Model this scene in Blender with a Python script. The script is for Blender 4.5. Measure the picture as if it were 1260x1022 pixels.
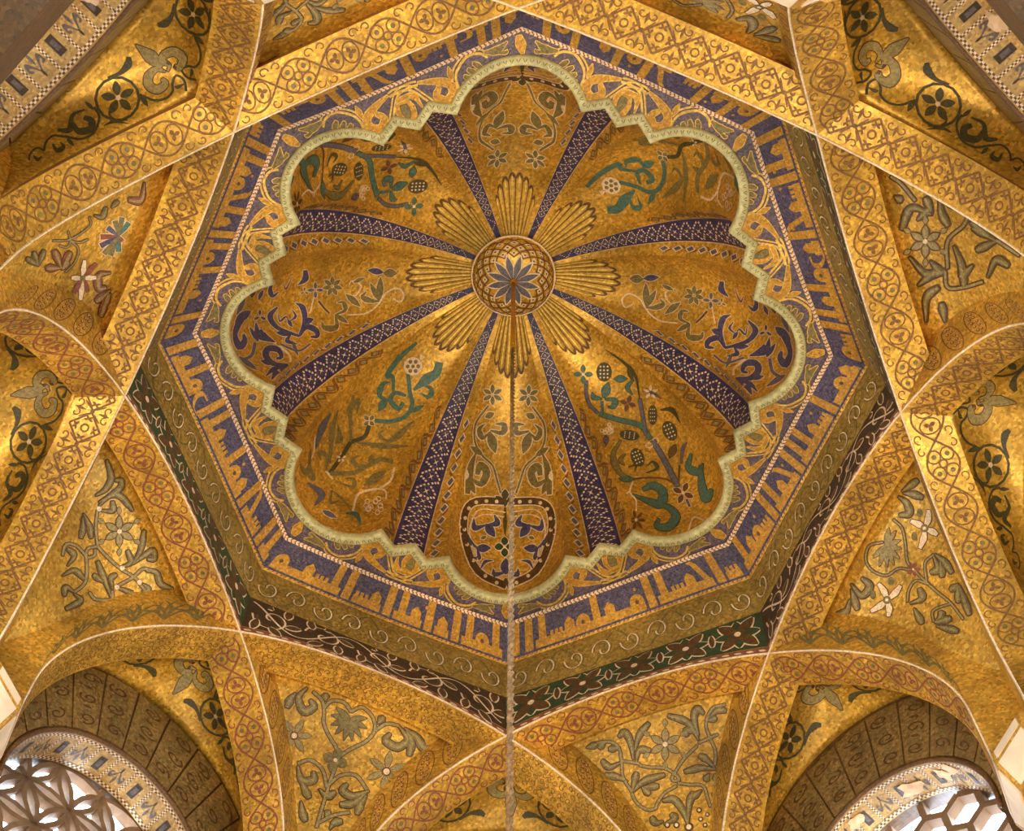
import bpy, math, random
import numpy as np
from mathutils import Matrix, Vector
random.seed(7)
rng = np.random.default_rng(7)
pi = math.pi
for o in list(bpy.data.objects): bpy.data.objects.remove(o)
SC = bpy.context.scene
COL = SC.collection
# ------------------------------------------------------------------ scale
# lengths below are in "R", the corner radius of the octagon of ribs (2.5 m); z = 0 is the height where the ribs cross
S = 2.5
Z0 = 10.785

# ------------------------------------------------------------------ camera
CP = np.array([-0.02507, -1.50789, -3.67425]); CE = (-0.39624, -0.00285, -0.0227); CF = 1900.0
def rot3(e):
    a, b, c = e
    ca, sa, cb, sb, cc, sc = math.cos(a), math.sin(a), math.cos(b), math.sin(b), math.cos(c), math.sin(c)
    Rx = np.array([[1,0,0],[0,ca,-sa],[0,sa,ca]]); Ry = np.array([[cb,0,sb],[0,1,0],[-sb,0,cb]]); Rz = np.array([[cc,-sc,0],[sc,cc,0],[0,0,1]])
    return Rz @ Ry @ Rx
CR = rot3(CE)
cam = bpy.data.cameras.new('camera'); camo = bpy.data.objects.new('camera', cam); COL.objects.link(camo)
cam.sensor_fit = 'HORIZONTAL'; cam.sensor_width = 36.0; cam.lens = CF/1260*36.0; cam.clip_start = .05; cam.clip_end = 200
M = Matrix.Identity(4)
for r in range(3):
    M[r][0] = CR[r,0]; M[r][1] = -CR[r,1]; M[r][2] = -CR[r,2]
    M[r][3] = CP[r]*S + (Z0 if r == 2 else 0)
camo.matrix_world = M
SC.camera = camo

# the building is not perfectly regular: measured shifts in plan of the eight rib crossings and of the eight corners of the rope line
DV = np.array([[-0.0096,0.0034],[0.007,-0.0102],[0.0009,-0.0041],[0.0158,0.0147],[0.0044,0.0097],[-0.0244,-0.0192],[0.0037,-0.0023],[0.0222,0.0162]])
DR = np.array([[0.0032,0.0103],[-0.007,0.0076],[0.0067,0.0025],[0.0219,-0.024],[-0.0012,0.0072],[-0.0284,-0.0123],[-0.0034,-0.0222],[-0.005,0.0302]])
def _four(D):
    F = np.fft.fft(D, axis=0)/8
    def ev(a):
        x = (a+math.pi/2)/(math.pi/4); k = np.arange(-3,5); out = np.zeros((len(a),2))
        for kk in k:
            c = F[kk % 8]
            if abs(kk) == 4: out += np.real(c[None]*np.cos(2*math.pi*4*x/8)[:,None])
            else: out += np.real(c[None]*np.exp(2j*math.pi*kk*x/8)[:,None])
        return out
    return ev
_EV, _ER = _four(DV), _four(DR)
def warp(X):
    X = np.array(X, float).reshape(-1,3); a = np.arctan2(X[:,1], X[:,0]); r = np.hypot(X[:,0], X[:,1]); z = X[:,2]
    wv = np.clip(z/.43, 0, 1)[:,None]; up = np.clip((1.1-z)/.67, 0, 1)[:,None]; up = np.where(z[:,None] > .43, up, 1)
    d = _EV(a)*(1-wv)*np.clip(r,0,1.15)[:,None]*np.clip((r-.2)/.3,0,1)[:,None]+_ER(a)*wv*up*np.clip(r/.895,0,1.1)[:,None]
    d[z < -2] = 0; d[r < 1e-6] = 0
    X[:,:2] += d; return X

# ------------------------------------------------------------------ world, lamps, exposure
w = bpy.data.worlds.new('sky'); SC.world = w; w.use_nodes = True
bg = w.node_tree.nodes['Background']; bg.inputs[0].default_value = (.60, .78, 1.0, 1); bg.inputs[1].default_value = 22.0
vs = SC.view_settings; vs.view_transform = 'Standard'; vs.look = 'None'; vs.exposure = 0.0; vs.gamma = 1.0; vs.use_curve_mapping = False
LAMP_POWER = 0.48
def spot(name, loc, aim, power, size=.25, blend=.8, angle=100, col=(1.0,.90,.68), parent=None):
    l = bpy.data.lights.new(name, 'SPOT'); l.energy = power*LAMP_POWER; l.shadow_soft_size = size; l.spot_size = math.radians(angle); l.spot_blend = blend; l.color = col
    o = bpy.data.objects.new(name, l); COL.objects.link(o); o.location = loc
    o.rotation_euler = (Vector(aim)-Vector(loc)).to_track_quat('-Z','Y').to_euler()
    if parent: o.parent = parent; o.matrix_parent_inverse = Matrix.Translation(-Vector(parent.location))
    return o

# ------------------------------------------------------------------ materials
def lin(c):
    return tuple(((x/255)/12.92 if x/255 <= .04045 else ((x/255+.055)/1.055)**2.4) for x in c) + (1,)
MATS = {}
def mosaic(name, col, var=.35, metal=0.0, rough=.5, cell=60.0, bump=.25, hue2=None, big=.25):
    m = bpy.data.materials.new(name); m.use_nodes = True; nt = m.node_tree; N = nt.nodes; L = nt.links
    b = N['Principled BSDF']; b.inputs['Roughness'].default_value = rough; b.inputs['Metallic'].default_value = metal
    g = N.new('ShaderNodeNewGeometry')
    v = N.new('ShaderNodeTexVoronoi'); v.inputs['Scale'].default_value = cell; L.new(g.outputs['Position'], v.inputs['Vector'])
    n = N.new('ShaderNodeTexNoise'); n.inputs['Scale'].default_value = 2.2; n.inputs['Detail'].default_value = 5; L.new(g.outputs['Position'], n.inputs['Vector'])
    sep = N.new('ShaderNodeSeparateColor'); L.new(v.outputs['Color'], sep.inputs[0])
    mr = N.new('ShaderNodeMapRange'); mr.inputs[3].default_value = 1-var; mr.inputs[4].default_value = 1+var; L.new(sep.outputs[0], mr.inputs[0])
    mr2 = N.new('ShaderNodeMapRange'); mr2.inputs[1].default_value = .3; mr2.inputs[2].default_value = .7; mr2.inputs[3].default_value = 1-big; mr2.inputs[4].default_value = 1+big; L.new(n.outputs[0], mr2.inputs[0])
    mu = N.new('ShaderNodeMath'); mu.operation = 'MULTIPLY'; L.new(mr.outputs[0], mu.inputs[0]); L.new(mr2.outputs[0], mu.inputs[1])
    src = None
    if hue2 is not None:
        mx = N.new('ShaderNodeMix'); mx.data_type = 'RGBA'; mx.inputs[6].default_value = lin(col); mx.inputs[7].default_value = lin(hue2)
        L.new(sep.outputs[1], mx.inputs[0]); src = mx.outputs[2]
    vm = N.new('ShaderNodeVectorMath'); vm.operation = 'SCALE'
    if src: L.new(src, vm.inputs[0])
    else: vm.inputs[0].default_value = lin(col)[:3]
    L.new(mu.outputs[0], vm.inputs['Scale']); L.new(vm.outputs[0], b.inputs['Base Color'])
    if bump:
        bp = N.new('ShaderNodeBump'); bp.inputs['Strength'].default_value = bump; bp.inputs['Distance'].default_value = .006
        L.new(sep.outputs[2], bp.inputs['Height']); L.new(bp.outputs[0], b.inputs['Normal'])
    MATS[name] = m; return m
GOLDC = (221,173,70)
mosaic('gold', GOLDC, .30, .40, .40, 55, .40, (190,137,42), .34)  # broad tone noise raised for dirt variation and for shading put into the colour
mosaic('gold_bright', (236,202,108), .25, .40, .40, 60, .3, (218,178,80))
mosaic('gold_dim', (174,140,64), .30, .25, .5, 55, .3, (148,116,50))
mosaic('gold_leaf', (226,182,84), .25, .35, .42, 70, .25, (206,154,60))
mosaic('brown', (104,68,28), .35, 0, .6, 80, .2)
mosaic('line', (128,84,34), .3, 0, .6, 90, .2)
mosaic('redline', (140,76,44), .3, 0, .6, 90, .2)
mosaic('dark', (64,44,24), .35, 0, .6, 80, .2)
mosaic('olive', (122,104,54), .35, 0, .55, 80, .2)
mosaic('olive_dark', (74,66,34), .35, 0, .55, 80, .2)
mosaic('sage', (152,130,78), .3, 0, .55, 80, .2)
mosaic('green', (48,66,36), .35, 0, .55, 80, .2)
mosaic('teal', (74,104,88), .35, 0, .5, 80, .2)
mosaic('blue', (58,50,80), .55, 0, .5, 80, .25, (92,78,88))
mosaic('violet', (110,86,90), .45, 0, .5, 80, .25, (78,66,84))
mosaic('heart_blue', (60,54,92), .35, 0, .5, 80, .25, (84,78,104))
mosaic('navy', (54,44,82), .5, 0, .5, 80, .25)
mosaic('bluegrey', (98,90,98), .35, 0, .55, 80, .2)
mosaic('cream', (232,200,158), .22, 0, .55, 90, .2)
mosaic('white', (240,216,186), .18, 0, .55, 90, .2)
mosaic('ivory', (206,196,142), .16, 0, .6, 45, .35, (190,176,120))
mosaic('ochre', (204,150,50), .28, .25, .5, 70, .25, (178,122,34))
mosaic('voussoir', (150,116,58), .3, .15, .55, 55, .3, (122,92,46))
mosaic('reveal', (198,156,88), .25, 0, .6, 70, .25, (170,128,66))
mosaic('greybrown', (96,82,74), .3, 0, .6, 80, .2)
mosaic('plaster', (226,186,140), .12, 0, .75, 30, .25, (210,165,120))
mosaic('beige', (205,160,105), .14, 0, .7, 30, .25, (190,140,85))
mosaic('bronze', (100,68,32), .3, .1, .5, 60, .3, (80,54,28))
mosaic('stone', (150,104,62), .18, 0, .85, 12, .3, (120,84,52))
mosaic('marble', (236,204,164), .06, 0, .5, 8, .05)
mosaic('lattice', (128,96,64), .12, 0, .8, 20, .3)
mosaic('iron', (44,38,34), .2, .6, .5, 30, .2)
mosaic('rope', (150,112,62), .3, 0, .7, 60, .3, (112,80,44))
mosaic('rod', (200,140,40), .12, .5, .4, 30, .1)

# ------------------------------------------------------------------ object helpers
OFF = {}
def empty(name, loc=(0,0,0), label=None, cat=None, group=None, kind=None):
    o = bpy.data.objects.new(name, None); COL.objects.link(o); o.empty_display_size = .1
    L = np.array(loc, float)*S + np.array([0,0,Z0]); o.location = L; OFF[o] = L
    tag(o, label, cat, group, kind); return o
def tag(o, label=None, cat=None, group=None, kind=None):
    if label: o['label'] = label
    if cat: o['category'] = cat
    if group: o['group'] = group
    if kind: o['kind'] = kind
    return o
def mk(name, V, F, mats, midx=None, parent=None, smooth=True, kind=None, label=None, flip_to=None):
    """V in R units; one mesh object"""
    V = warp(V)*S + np.array([0,0,Z0])
    off = OFF.get(parent, np.zeros(3))
    me = bpy.data.meshes.new(name); me.from_pydata((V-off).tolist(), [], [list(map(int,f)) for f in F])
    if isinstance(mats, str): mats = [mats]
    for m in mats: me.materials.append(MATS[m])
    if midx is not None: me.polygons.foreach_set('material_index', np.asarray(midx, np.int32))
    if smooth: me.polygons.foreach_set('use_smooth', np.ones(len(me.polygons), bool))
    me.update()
    o = bpy.data.objects.new(name, me); COL.objects.link(o)
    if parent is not None: o.parent = parent; OFF[o] = off
    else: OFF[o] = np.zeros(3)
    if kind: o['kind'] = kind
    if label: o['label'] = label
    return o
def grid(fm, u0, u1, nu, v0, v1, nv):
    U, Vv = np.meshgrid(np.linspace(u0,u1,nu+1), np.linspace(v0,v1,nv+1), indexing='ij')
    P = fm(U.ravel(), Vv.ravel())
    F = []
    for i in range(nu):
        for j in range(nv):
            a = i*(nv+1)+j; F.append((a, a+nv+1, a+nv+2, a+1))
    return P, F
def thick(P, F, nrm):
    """give a sheet thickness: nrm offset array"""
    n = len(P); P2 = np.vstack([P, P+nrm]); F2 = list(F)+[tuple(x+n for x in reversed(f)) for f in F]
    edges = {}
    for f in F:
        for a, b in zip(f, f[1:]+f[:1]):
            if (b, a) in edges: edges.pop((b, a))
            else: edges[(a, b)] = 1
    for a, b in edges: F2.append((b, a, a+n, b+n))
    return P2, F2
def boxv(c, ax, ay, az, hx, hy, hz):
    c, ax, ay, az = map(lambda q: np.asarray(q, float), (c, ax, ay, az)); V = []
    for sx in (-1,1):
        for sy in (-1,1):
            for sz in (-1,1): V.append(c+ax*hx*sx+ay*hy*sy+az*hz*sz)
    F = [(0,1,3,2),(4,6,7,5),(0,4,5,1),(2,3,7,6),(0,2,6,4),(1,5,7,3)]
    return V, F
class MB:
    def __init__(s): s.V = []; s.F = []; s.M = []; s.mats = []
    def mi(s, m):
        if m not in s.mats: s.mats.append(m)
        return s.mats.index(m)
    def add(s, V, F, m):
        b = len(s.V); s.V.extend([tuple(v) for v in V]); k = s.mi(m)
        for f in F: s.F.append(tuple(x+b for x in f)); s.M.append(k)
        return s
    def box(s, c, ax, ay, az, hx, hy, hz, m): V, F = boxv(c,ax,ay,az,hx,hy,hz); return s.add(V, F, m)
    def tube(s, pts, r, m, n=6, closed=False):
        pts = np.asarray(pts, float); k = len(pts); V = []; F = []
        T = np.gradient(pts, axis=0) if not closed else np.roll(pts,-1,0)-np.roll(pts,1,0)
        T /= np.linalg.norm(T, axis=1)[:,None]+1e-12
        rr = np.broadcast_to(np.asarray(r, float), (k,))
        up = np.array([0,0,1.]) if abs(T[0][2]) < .9 else np.array([1.,0,0])
        for i in range(k):
            a = np.cross(T[i], up); a /= np.linalg.norm(a)+1e-12; b = np.cross(a, T[i]); up = b
            for j in range(n):
                q = 2*pi*j/n; V.append(pts[i]+rr[i]*(math.cos(q)*a+math.sin(q)*b))
        for i in range(k if closed else k-1):
            i2 = (i+1) % k
            for j in range(n):
                j2 = (j+1) % n; F.append((i*n+j, i*n+j2, i2*n+j2, i2*n+j))
        if not closed: F.append(tuple(range(n-1,-1,-1))); F.append(tuple((k-1)*n+j for j in range(n)))
        return s.add(V, F, m)
    def build(s, name, parent=None, smooth=False, kind=None, label=None):
        return mk(name, s.V, s.F, s.mats, s.M, parent, smooth, kind, label)

# ------------------------------------------------------------------ drawing mosaic lines and shapes on a surface
class Canvas:
    """2-D strokes mapped onto a surface fm(u,v)->R units; sign gives which side of the surface is seen"""
    def __init__(s, fm, dom, lift=.0012, sgn=1, inv=None):
        s.fm = fm; s.dom = dom; s.lift = lift; s.sgn = sgn; s.inv = inv; s.clear()
    def clear(s): s.P = []; s.H = []; s.F = []; s.M = []; s.mats = []; s.n = 0; s.cnt = 0
    def _mi(s, m):
        if m not in s.mats: s.mats.append(m)
        return s.mats.index(m)
    def _add(s, pts, faces, m, lay):
        pts = np.asarray(pts, float); b = s.n
        if s.inv is not None:
            pts, ok = s.inv(pts)
            if not ok.all():
                bad = set(np.nonzero(~ok)[0].tolist()); faces = [f for f in faces if not any(i in bad for i in f)]
        s.cnt += 1; s.P.append(pts); s.H.append(np.full(len(pts), lay+.025*(s.cnt % 18))); s.n += len(pts); k = s._mi(m)
        for f in faces: s.F.append(tuple(i+b for i in f)); s.M.append(k)
    def stroke(s, pts, wd, m, lay=1, closed=False):
        pts = np.asarray(pts, float); k = len(pts)
        if k < 2: return
        T = np.roll(pts,-1,0)-np.roll(pts,1,0) if closed else np.gradient(pts, axis=0)
        T /= np.linalg.norm(T, axis=1)[:,None]+1e-12
        Nn = np.stack([-T[:,1], T[:,0]], 1); wv = np.broadcast_to(np.asarray(wd, float), (k,))[:,None]/2
        P = np.empty((2*k,2)); P[0::2] = pts+Nn*wv; P[1::2] = pts-Nn*wv
        F = [(2*i, 2*i+1, 2*i+3, 2*i+2) for i in range(k-1)]
        if closed: F.append((2*k-2, 2*k-1, 1, 0))
        s._add(P, F, m, lay)
    def disc(s, c, r, m, lay=1, n=12, ry=None, ang=0):
        ry = r if ry is None else ry; q = np.linspace(0, 2*pi, n, endpoint=False)
        x = r*np.cos(q); y = ry*np.sin(q); ca, sa = math.cos(ang), math.sin(ang)
        P = np.vstack([np.stack([c[0]+x*ca-y*sa, c[1]+x*sa+y*ca], 1), [c]])
        s._add(P, [(i, (i+1) % n, n) for i in range(n)], m, lay)
    def ring(s, c, r, wd, m, lay=1, n=18, ry=None, ang=0):
        ry = r if ry is None else ry; q = np.linspace(0, 2*pi, n, endpoint=False)
        x = r*np.cos(q); y = ry*np.sin(q); ca, sa = math.cos(ang), math.sin(ang)
        s.stroke(np.stack([c[0]+x*ca-y*sa, c[1]+x*sa+y*ca], 1), wd, m, lay, True)
    def poly(s, pts, m, lay=1):
        s._add(pts, [tuple(range(len(pts)))], m, lay)
    def quadfill(s, a, b, c, d, m, lay=1, n=6):
        a, b, c, d = map(np.asarray, (a,b,c,d)); t = np.linspace(0,1,n+1)[:,None]
        P = np.empty((2*n+2,2)); P[0::2] = a+(b-a)*t; P[1::2] = d+(c-d)*t
        s._add(P, [(2*i,2*i+1,2*i+3,2*i+2) for i in range(n)], m, lay)
    # ---- compound motifs
    def blob(s, pts, wd, m, lay=1, edge=None, ew=0, taper=(0,1,0), n=14):
        """smooth tapered stroke through control points; optional outline"""
        P = smooth(pts, n); t = np.linspace(0,1,len(P)); wv = wd*np.interp(t, np.linspace(0,1,len(taper)), taper)
        if edge:
            e = np.maximum(wv+2*ew, 2*ew*.9); T = P[-1]-P[-2]; T = T/(np.linalg.norm(T)+1e-9); T0 = P[0]-P[1]; T0 = T0/(np.linalg.norm(T0)+1e-9)
            s.stroke(np.vstack([P[0]+T0*ew, P, P[-1]+T*ew]), np.r_[e[0]*.6, e, e[-1]*.6], edge, lay-.5)
        s.stroke(P, np.maximum(wv, wd*.06), m, lay)
    def leaf(s, p, ang, ln, wd, m, lay=1, edge=None, ew=0, bend=0.0, n=9):
        p = np.asarray(p, float); d = np.array([math.cos(ang), math.sin(ang)]); q = np.array([-d[1], d[0]])
        t = np.linspace(0,1,n)[:,None]; P = p+d*ln*t+q*ln*bend*t*(1-t)*2+q*ln*bend*t*t*.5
        wv = wd*np.sin(np.linspace(.12,pi-.05,n))**.8
        if edge: s.stroke(np.vstack([P[0]-d*ew,P,P[-1]+d*ew]), np.r_[ew,wv+2*ew,ew], edge, lay-.5)
        s.stroke(P, wv, m, lay)
    def flower(s, c, r, n, m, lay=1, a0=0, wd=.42, edge=None, ew=0, eye=None, r0=.15, stretch=None):
        for i in range(n):
            a = a0+2*pi*i/n; s.leaf((c[0]+r*r0*math.cos(a), c[1]+r*r0*math.sin(a)), a, r*(1-r0), r*wd, m, lay, edge, ew)
        if eye: s.disc(c, r*.16, eye, lay+.5, 8)
    def spiral(s, c, r0, r1, a0, turns, wd, m, lay=1, taper=None, n=None, edge=None, ew=0):
        n = n or max(8, int(abs(turns)*16)); t = np.linspace(0,1,n); a = a0+2*pi*turns*t; r = r0+(r1-r0)*t
        P = np.stack([c[0]+r*np.cos(a), c[1]+r*np.sin(a)], 1)
        wv = wd*(np.interp(t, np.linspace(0,1,len(taper)), taper) if taper is not None else np.ones(n))
        if edge: s.stroke(P, wv+2*ew, edge, lay-.5)
        s.stroke(P, wv, m, lay)
    def fan(s, c, ang, r, n, spread, m, lay=1, wd=.24, edge=None, ew=0, mats=None, curl=0):
        for i in range(n):
            q = (i/(n-1)-.5)*spread; L = r*(1-.28*abs(q)/(spread/2)*.6)
            s.leaf(c, ang+q, L, r*wd, (mats[i % len(mats)] if mats else m), lay, edge, ew, bend=curl*(1 if q > 0 else -1)*abs(q))
    def build(s, name, parent, kind=None, label=None):
        if not s.F: s.clear(); return None
        P = np.vstack(s.P); H = np.concatenate(s.H); e = 1e-4
        u, v = P[:,0], P[:,1]; X = s.fm(u, v); du = s.fm(u+e, v)-s.fm(u-e, v); dv = s.fm(u, v+e)-s.fm(u, v-e)
        Nn = np.cross(du, dv); Nn /= np.linalg.norm(Nn, axis=1)[:,None]+1e-15
        if s.sgn == 0:
            sg = np.sign(((np.array([0,-.4,-3.0])-X)*Nn).sum(1)); sg[sg == 0] = 1
        else: sg = s.sgn
        X = X+Nn*(sg*s.lift*H)[:,None]
        if s.dom is not None:
            u0,u1,v0,v1 = s.dom; okv = (u >= u0)&(u <= u1)&(v >= v0)&(v <= v1)
            keep = [i for i, f in enumerate(s.F) if all(okv[j] for j in f)]
        else: keep = range(len(s.F))
        F = [s.F[i] for i in keep]; Mi = [s.M[i] for i in keep]; mats = list(s.mats); s.clear()
        if not F: return None
        used = sorted({j for f in F for j in f}); mp = {j:i for i, j in enumerate(used)}
        o = mk(name, X[used], [tuple(mp[j] for j in f) for f in F], mats, Mi, parent, False, kind, label)
        return o
def smooth(pts, n=14):
    """Catmull-Rom through points, n samples per whole"""
    p = np.asarray(pts, float)
    if len(p) < 3:
        t = np.linspace(0,1,max(n//2,4))[:,None]; return p[0]+(p[-1]-p[0])*t
    q = np.vstack([2*p[0]-p[1], p, 2*p[-1]-p[-2]]); out = []; per = max(3, int(math.ceil(n/(len(p)-1))))
    for i in range(len(p)-1):
        a, b, c, d = q[i:i+4]
        for t in np.linspace(0,1,per,endpoint=False):
            out.append(.5*((2*b)+(-a+c)*t+(2*a-5*b+4*c-d)*t*t+(-a+3*b-3*c+d)*t**3))
    out.append(p[-1]); return np.array(out)
def pix(X):
    q = (warp(X)-CP) @ CR; return np.stack([630+CF*q[:,0]/q[:,2], 511+CF*q[:,1]/q[:,2]], 1)
def inverter(fm, guess, dom, tol=2.0):
    """photo pixel -> surface coordinate on the surface fm (Newton, from a grid of starts)"""
    u0,u1,v0,v1 = dom; U, Vv = np.meshgrid(np.linspace(u0,u1,25), np.linspace(v0,v1,25), indexing='ij'); G = np.stack([U.ravel(), Vv.ravel()], 1); GX = pix(fm(G[:,0], G[:,1]))
    def inv(pts):
        d = ((pts[:,None,:]-GX[None])**2).sum(2); x = G[d.argmin(1)].copy(); e = 1e-5
        for _ in range(12):
            f0 = pix(fm(x[:,0], x[:,1])); r = pts-f0
            a = (pix(fm(x[:,0]+e, x[:,1]))-f0)/e; b = (pix(fm(x[:,0], x[:,1]+e))-f0)/e
            det = a[:,0]*b[:,1]-a[:,1]*b[:,0]; det = np.where(abs(det) < 1e-9, 1e-9, det)
            st = np.stack([(r[:,0]*b[:,1]-r[:,1]*b[:,0])/det, (a[:,0]*r[:,1]-a[:,1]*r[:,0])/det], 1)
            lim = np.array([(u1-u0), (v1-v0)])*.15; x = x+np.clip(st, -lim, lim)
        r = np.abs(pts-pix(fm(x[:,0], x[:,1]))).max(1)
        ok = (r < tol)&(x[:,0] >= u0-1e-3)&(x[:,0] <= u1+1e-3)&(x[:,1] >= v0-1e-3)&(x[:,1] <= v1+1e-3)
        x[~ok] = G[0]; return x, ok
    return inv
def cs(deg): a = math.radians(deg); return np.array([math.cos(a), math.sin(a), 0.]), np.array([-math.sin(a), math.cos(a), 0.])
VANG = [-90+45*i for i in range(8)]          # directions of the eight rib crossings
MANG = [-67.5+45*i for i in range(8)]        # directions of the middles of the eight octagon sides

# ================================================================== RIBS
AP = .924; RW = .112; RA = .812; RB = .60; ZC = -.53; ZIMP = -.70; ZI = [-.62,-.745,-.745,-.70,-.66,-.655,-.655,-.58]
FT = .195                                    # top of the frieze on the inner face of a rib
def rib_z(s): return ZC+RB*np.sqrt(np.maximum(1-(s/RA)**2, 0))
_th = np.linspace(0, pi/2, 200); _s = RA*np.sin(_th); _z = ZC+RB*np.cos(_th); _s = np.r_[_s, RA]; _z = np.r_[_z, -.85]
_u = np.r_[0, np.cumsum(np.hypot(np.diff(_s), np.diff(_z)))]; UQ = _u[199]; UMP = [UQ+ZC-ZI[(i+1) % 8]+.001 for i in range(8)]; UMN = [UQ+ZC-ZI[(i-1) % 8]+.001 for i in range(8)]; UM = UQ+.1
UV_ = float(np.interp(.383, _s[:200], _u[:200]))   # arc length at a crossing
def rib_sz(u): return np.sign(u)*np.interp(np.abs(u), _u, _s), np.interp(np.abs(u), _u, _z)
def f_soffit(i):
    n, t = cs(MANG[i])
    def fm(u, v):
        s, z = rib_sz(u)
        return n*(AP+v)[:,None]+t*s[:,None]+np.stack([0*z,0*z,z],1)
    return fm
def f_inner(i):      # v = height above the arris
    n, t = cs(MANG[i])
    def fm(u, v):
        s, z = rib_sz(u); z = z+v
        return n*np.full_like(s, AP)[:,None]+t*s[:,None]+np.stack([0*z,0*z,z],1)
    return fm
def f_frieze(i):     # u along -1..1 between the two crossings, v 0..1 from arris to frieze top
    n, t = cs(MANG[i])
    def fm(u, v):
        s = u*.383; z0 = rib_z(s); z = z0+(FT-z0)*v
        return n*np.full_like(s, AP)[:,None]+t*s[:,None]+np.stack([0*z,0*z,z],1)
    return fm
RIBS = []
for i in range(8):
    n, t = cs(MANG[i])
    rb = empty('rib_arch', tuple(n*(AP+RW/2)+np.array([0,0,ZIMP])))
    RIBS.append(rb)
    N_ = 80; V = []; F = []
    for q in np.linspace(-UMN[i], UMP[i], N_+1):
        s_, z = rib_sz(np.array([q])); s_ = s_[0]; z = z[0]
        zt = FT if abs(s_) < .40 else min(z+.40, FT)
        for d, zz in ((0,z),(RW,z),(RW,zt),(0,zt),(0,z+(zt-z)*.8),(0,z+(zt-z)*.6),(0,z+(zt-z)*.4),(0,z+(zt-z)*.2)): V.append(n*(AP+d)+t*s_+np.array([0,0,zz]))
    for k in range(N_):
        a = 8*k; b = a+8
        for j in range(8): F.append((a+j, b+j, b+(j+1)%8, a+(j+1)%8))
    F += [tuple(range(8)), tuple(8*N_+7-j for j in range(8))]
    mi = [0,1,0,0,0,0,0,0]*N_+[0,0]
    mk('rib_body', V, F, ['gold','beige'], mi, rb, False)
    q = np.linspace(-UMN[i], UMP[i], 90); sq, zq = rib_sz(q)
    arr = MB(); arr.tube([n*(AP-.001)+t*x+np.array([0,0,y-.001]) for x, y in zip(sq, zq)], .0032, 'cream', 5); arr.build('arris_line', rb, True)

# ================================================================== CORNICE: cove, inscription band, rope lines
ICH = .345
def octring(prof, mats, name, parent, i, n=12):
    pass
def f_ring(i, r0, z0, r1, z1):   # u -1..1 along side i, v 0..1 from (r0,z0) to (r1,z1); radii are corner radii
    n, t = cs(MANG[i])
    def fm(u, v):
        r = r0+(r1-r0)*v; z = z0+(z1-z0)*v
        return n*(r*math.cos(pi/8))[:,None]+t*(u*r*math.sin(pi/8))[:,None]+np.stack([0*z,0*z,z],1)
    return fm
cornice = empty('inscription_cornice', (0,0,FT), 'octagonal cornice band with gold angular script on violet blue below the dome', 'cornice')
COVES = []; SCRIPT = []
for i in range(8):
    P, F = grid(f_ring(i, 1.004, FT-.004, .981, ICH), -1, 1, 4, 0, 1, 2); COVES.append(mk('cove', P, F, 'gold_dim', None, cornice, False))
    P, F = grid(f_ring(i, .981, ICH, .896, .43), -1, 1, 12, 0, 1, 3); SCRIPT.append(mk('script_band', P, F, 'blue', None, cornice, False, label='violet blue band with gold angular script'))
    P, F = grid(f_ring(i, .990, ICH-.010, .975, ICH+.004), -1, 1, 4, 0, 1, 1); mk('fillet', P, F, 'gold', None, cornice, False)

# ================================================================== DOME
ZR = .45; HD = .66; LC = .631; LR = .181; LA = math.radians(75)
dome = empty('ribbed_dome', (0,0,ZR), 'scalloped melon dome of eight lobes lined with gold leafy mosaic', 'dome')
KE = .125
def prof(t):                     # t 0 at the rim .. 1 at the boss -> radial factor, height
    a = t*pi/2*.985; return KE+(1-KE)*np.cos(a)**1.02*1.02, ZR+.008+HD*np.sin(a)
def f_lobe(i):
    n, t = cs(VANG[i])
    def fm(u, v):                # u -1..1 across, v 0..1 up
        a = u*LA; x = LC+LR*np.cos(a)*1.0; y = LR*np.sin(a); k, z = prof(v)
        return n*(x*k)[:,None]+t*(y*k)[:,None]+np.stack([0*z,0*z,z],1)
    return fm
EX, EY = LC+LR*math.cos(LA), LR*math.sin(LA)
BR, BA = .748, math.radians(18.9)
def f_flank(i, sg):
    n, t = cs(VANG[i])
    bx, by = BR*math.cos(BA), BR*math.sin(BA)
    def fm(u, v):                # u 0 at the lobe edge .. 1 at the blue band
        x = EX+(bx-EX)*u; y = sg*(EY+(by-EY)*u); k, z = prof(v)
        return n*(x*k)[:,None]+t*(y*k)[:,None]+np.stack([0*z,0*z,z],1)
    return fm
def f_band(i):
    n, t = cs(MANG[i])
    bx, by = BR*math.cos(pi/8-BA), BR*math.sin(pi/8-BA)
    def fm(u, v):
        x = bx-.012*(1-u*u); y = by*u; k, z = prof(v)
        return n*(x*k)[:,None]+t*(y*k)[:,None]+np.stack([0*z,0*z,z],1)
    return fm
LOBES = []; FLANKS = {}; BANDS = []
for i in range(8):
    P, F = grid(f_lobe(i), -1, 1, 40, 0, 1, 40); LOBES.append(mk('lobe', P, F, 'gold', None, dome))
    for sg in (-1, 1):
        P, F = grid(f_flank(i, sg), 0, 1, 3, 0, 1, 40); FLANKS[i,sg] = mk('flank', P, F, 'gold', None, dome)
    P, F = grid(f_band(i), -1, 1, 6, 0, 1, 40); BANDS.append(mk('blue_band', P, F, 'navy', None, dome, label='dark blue lozenge band between two lobes'))
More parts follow.
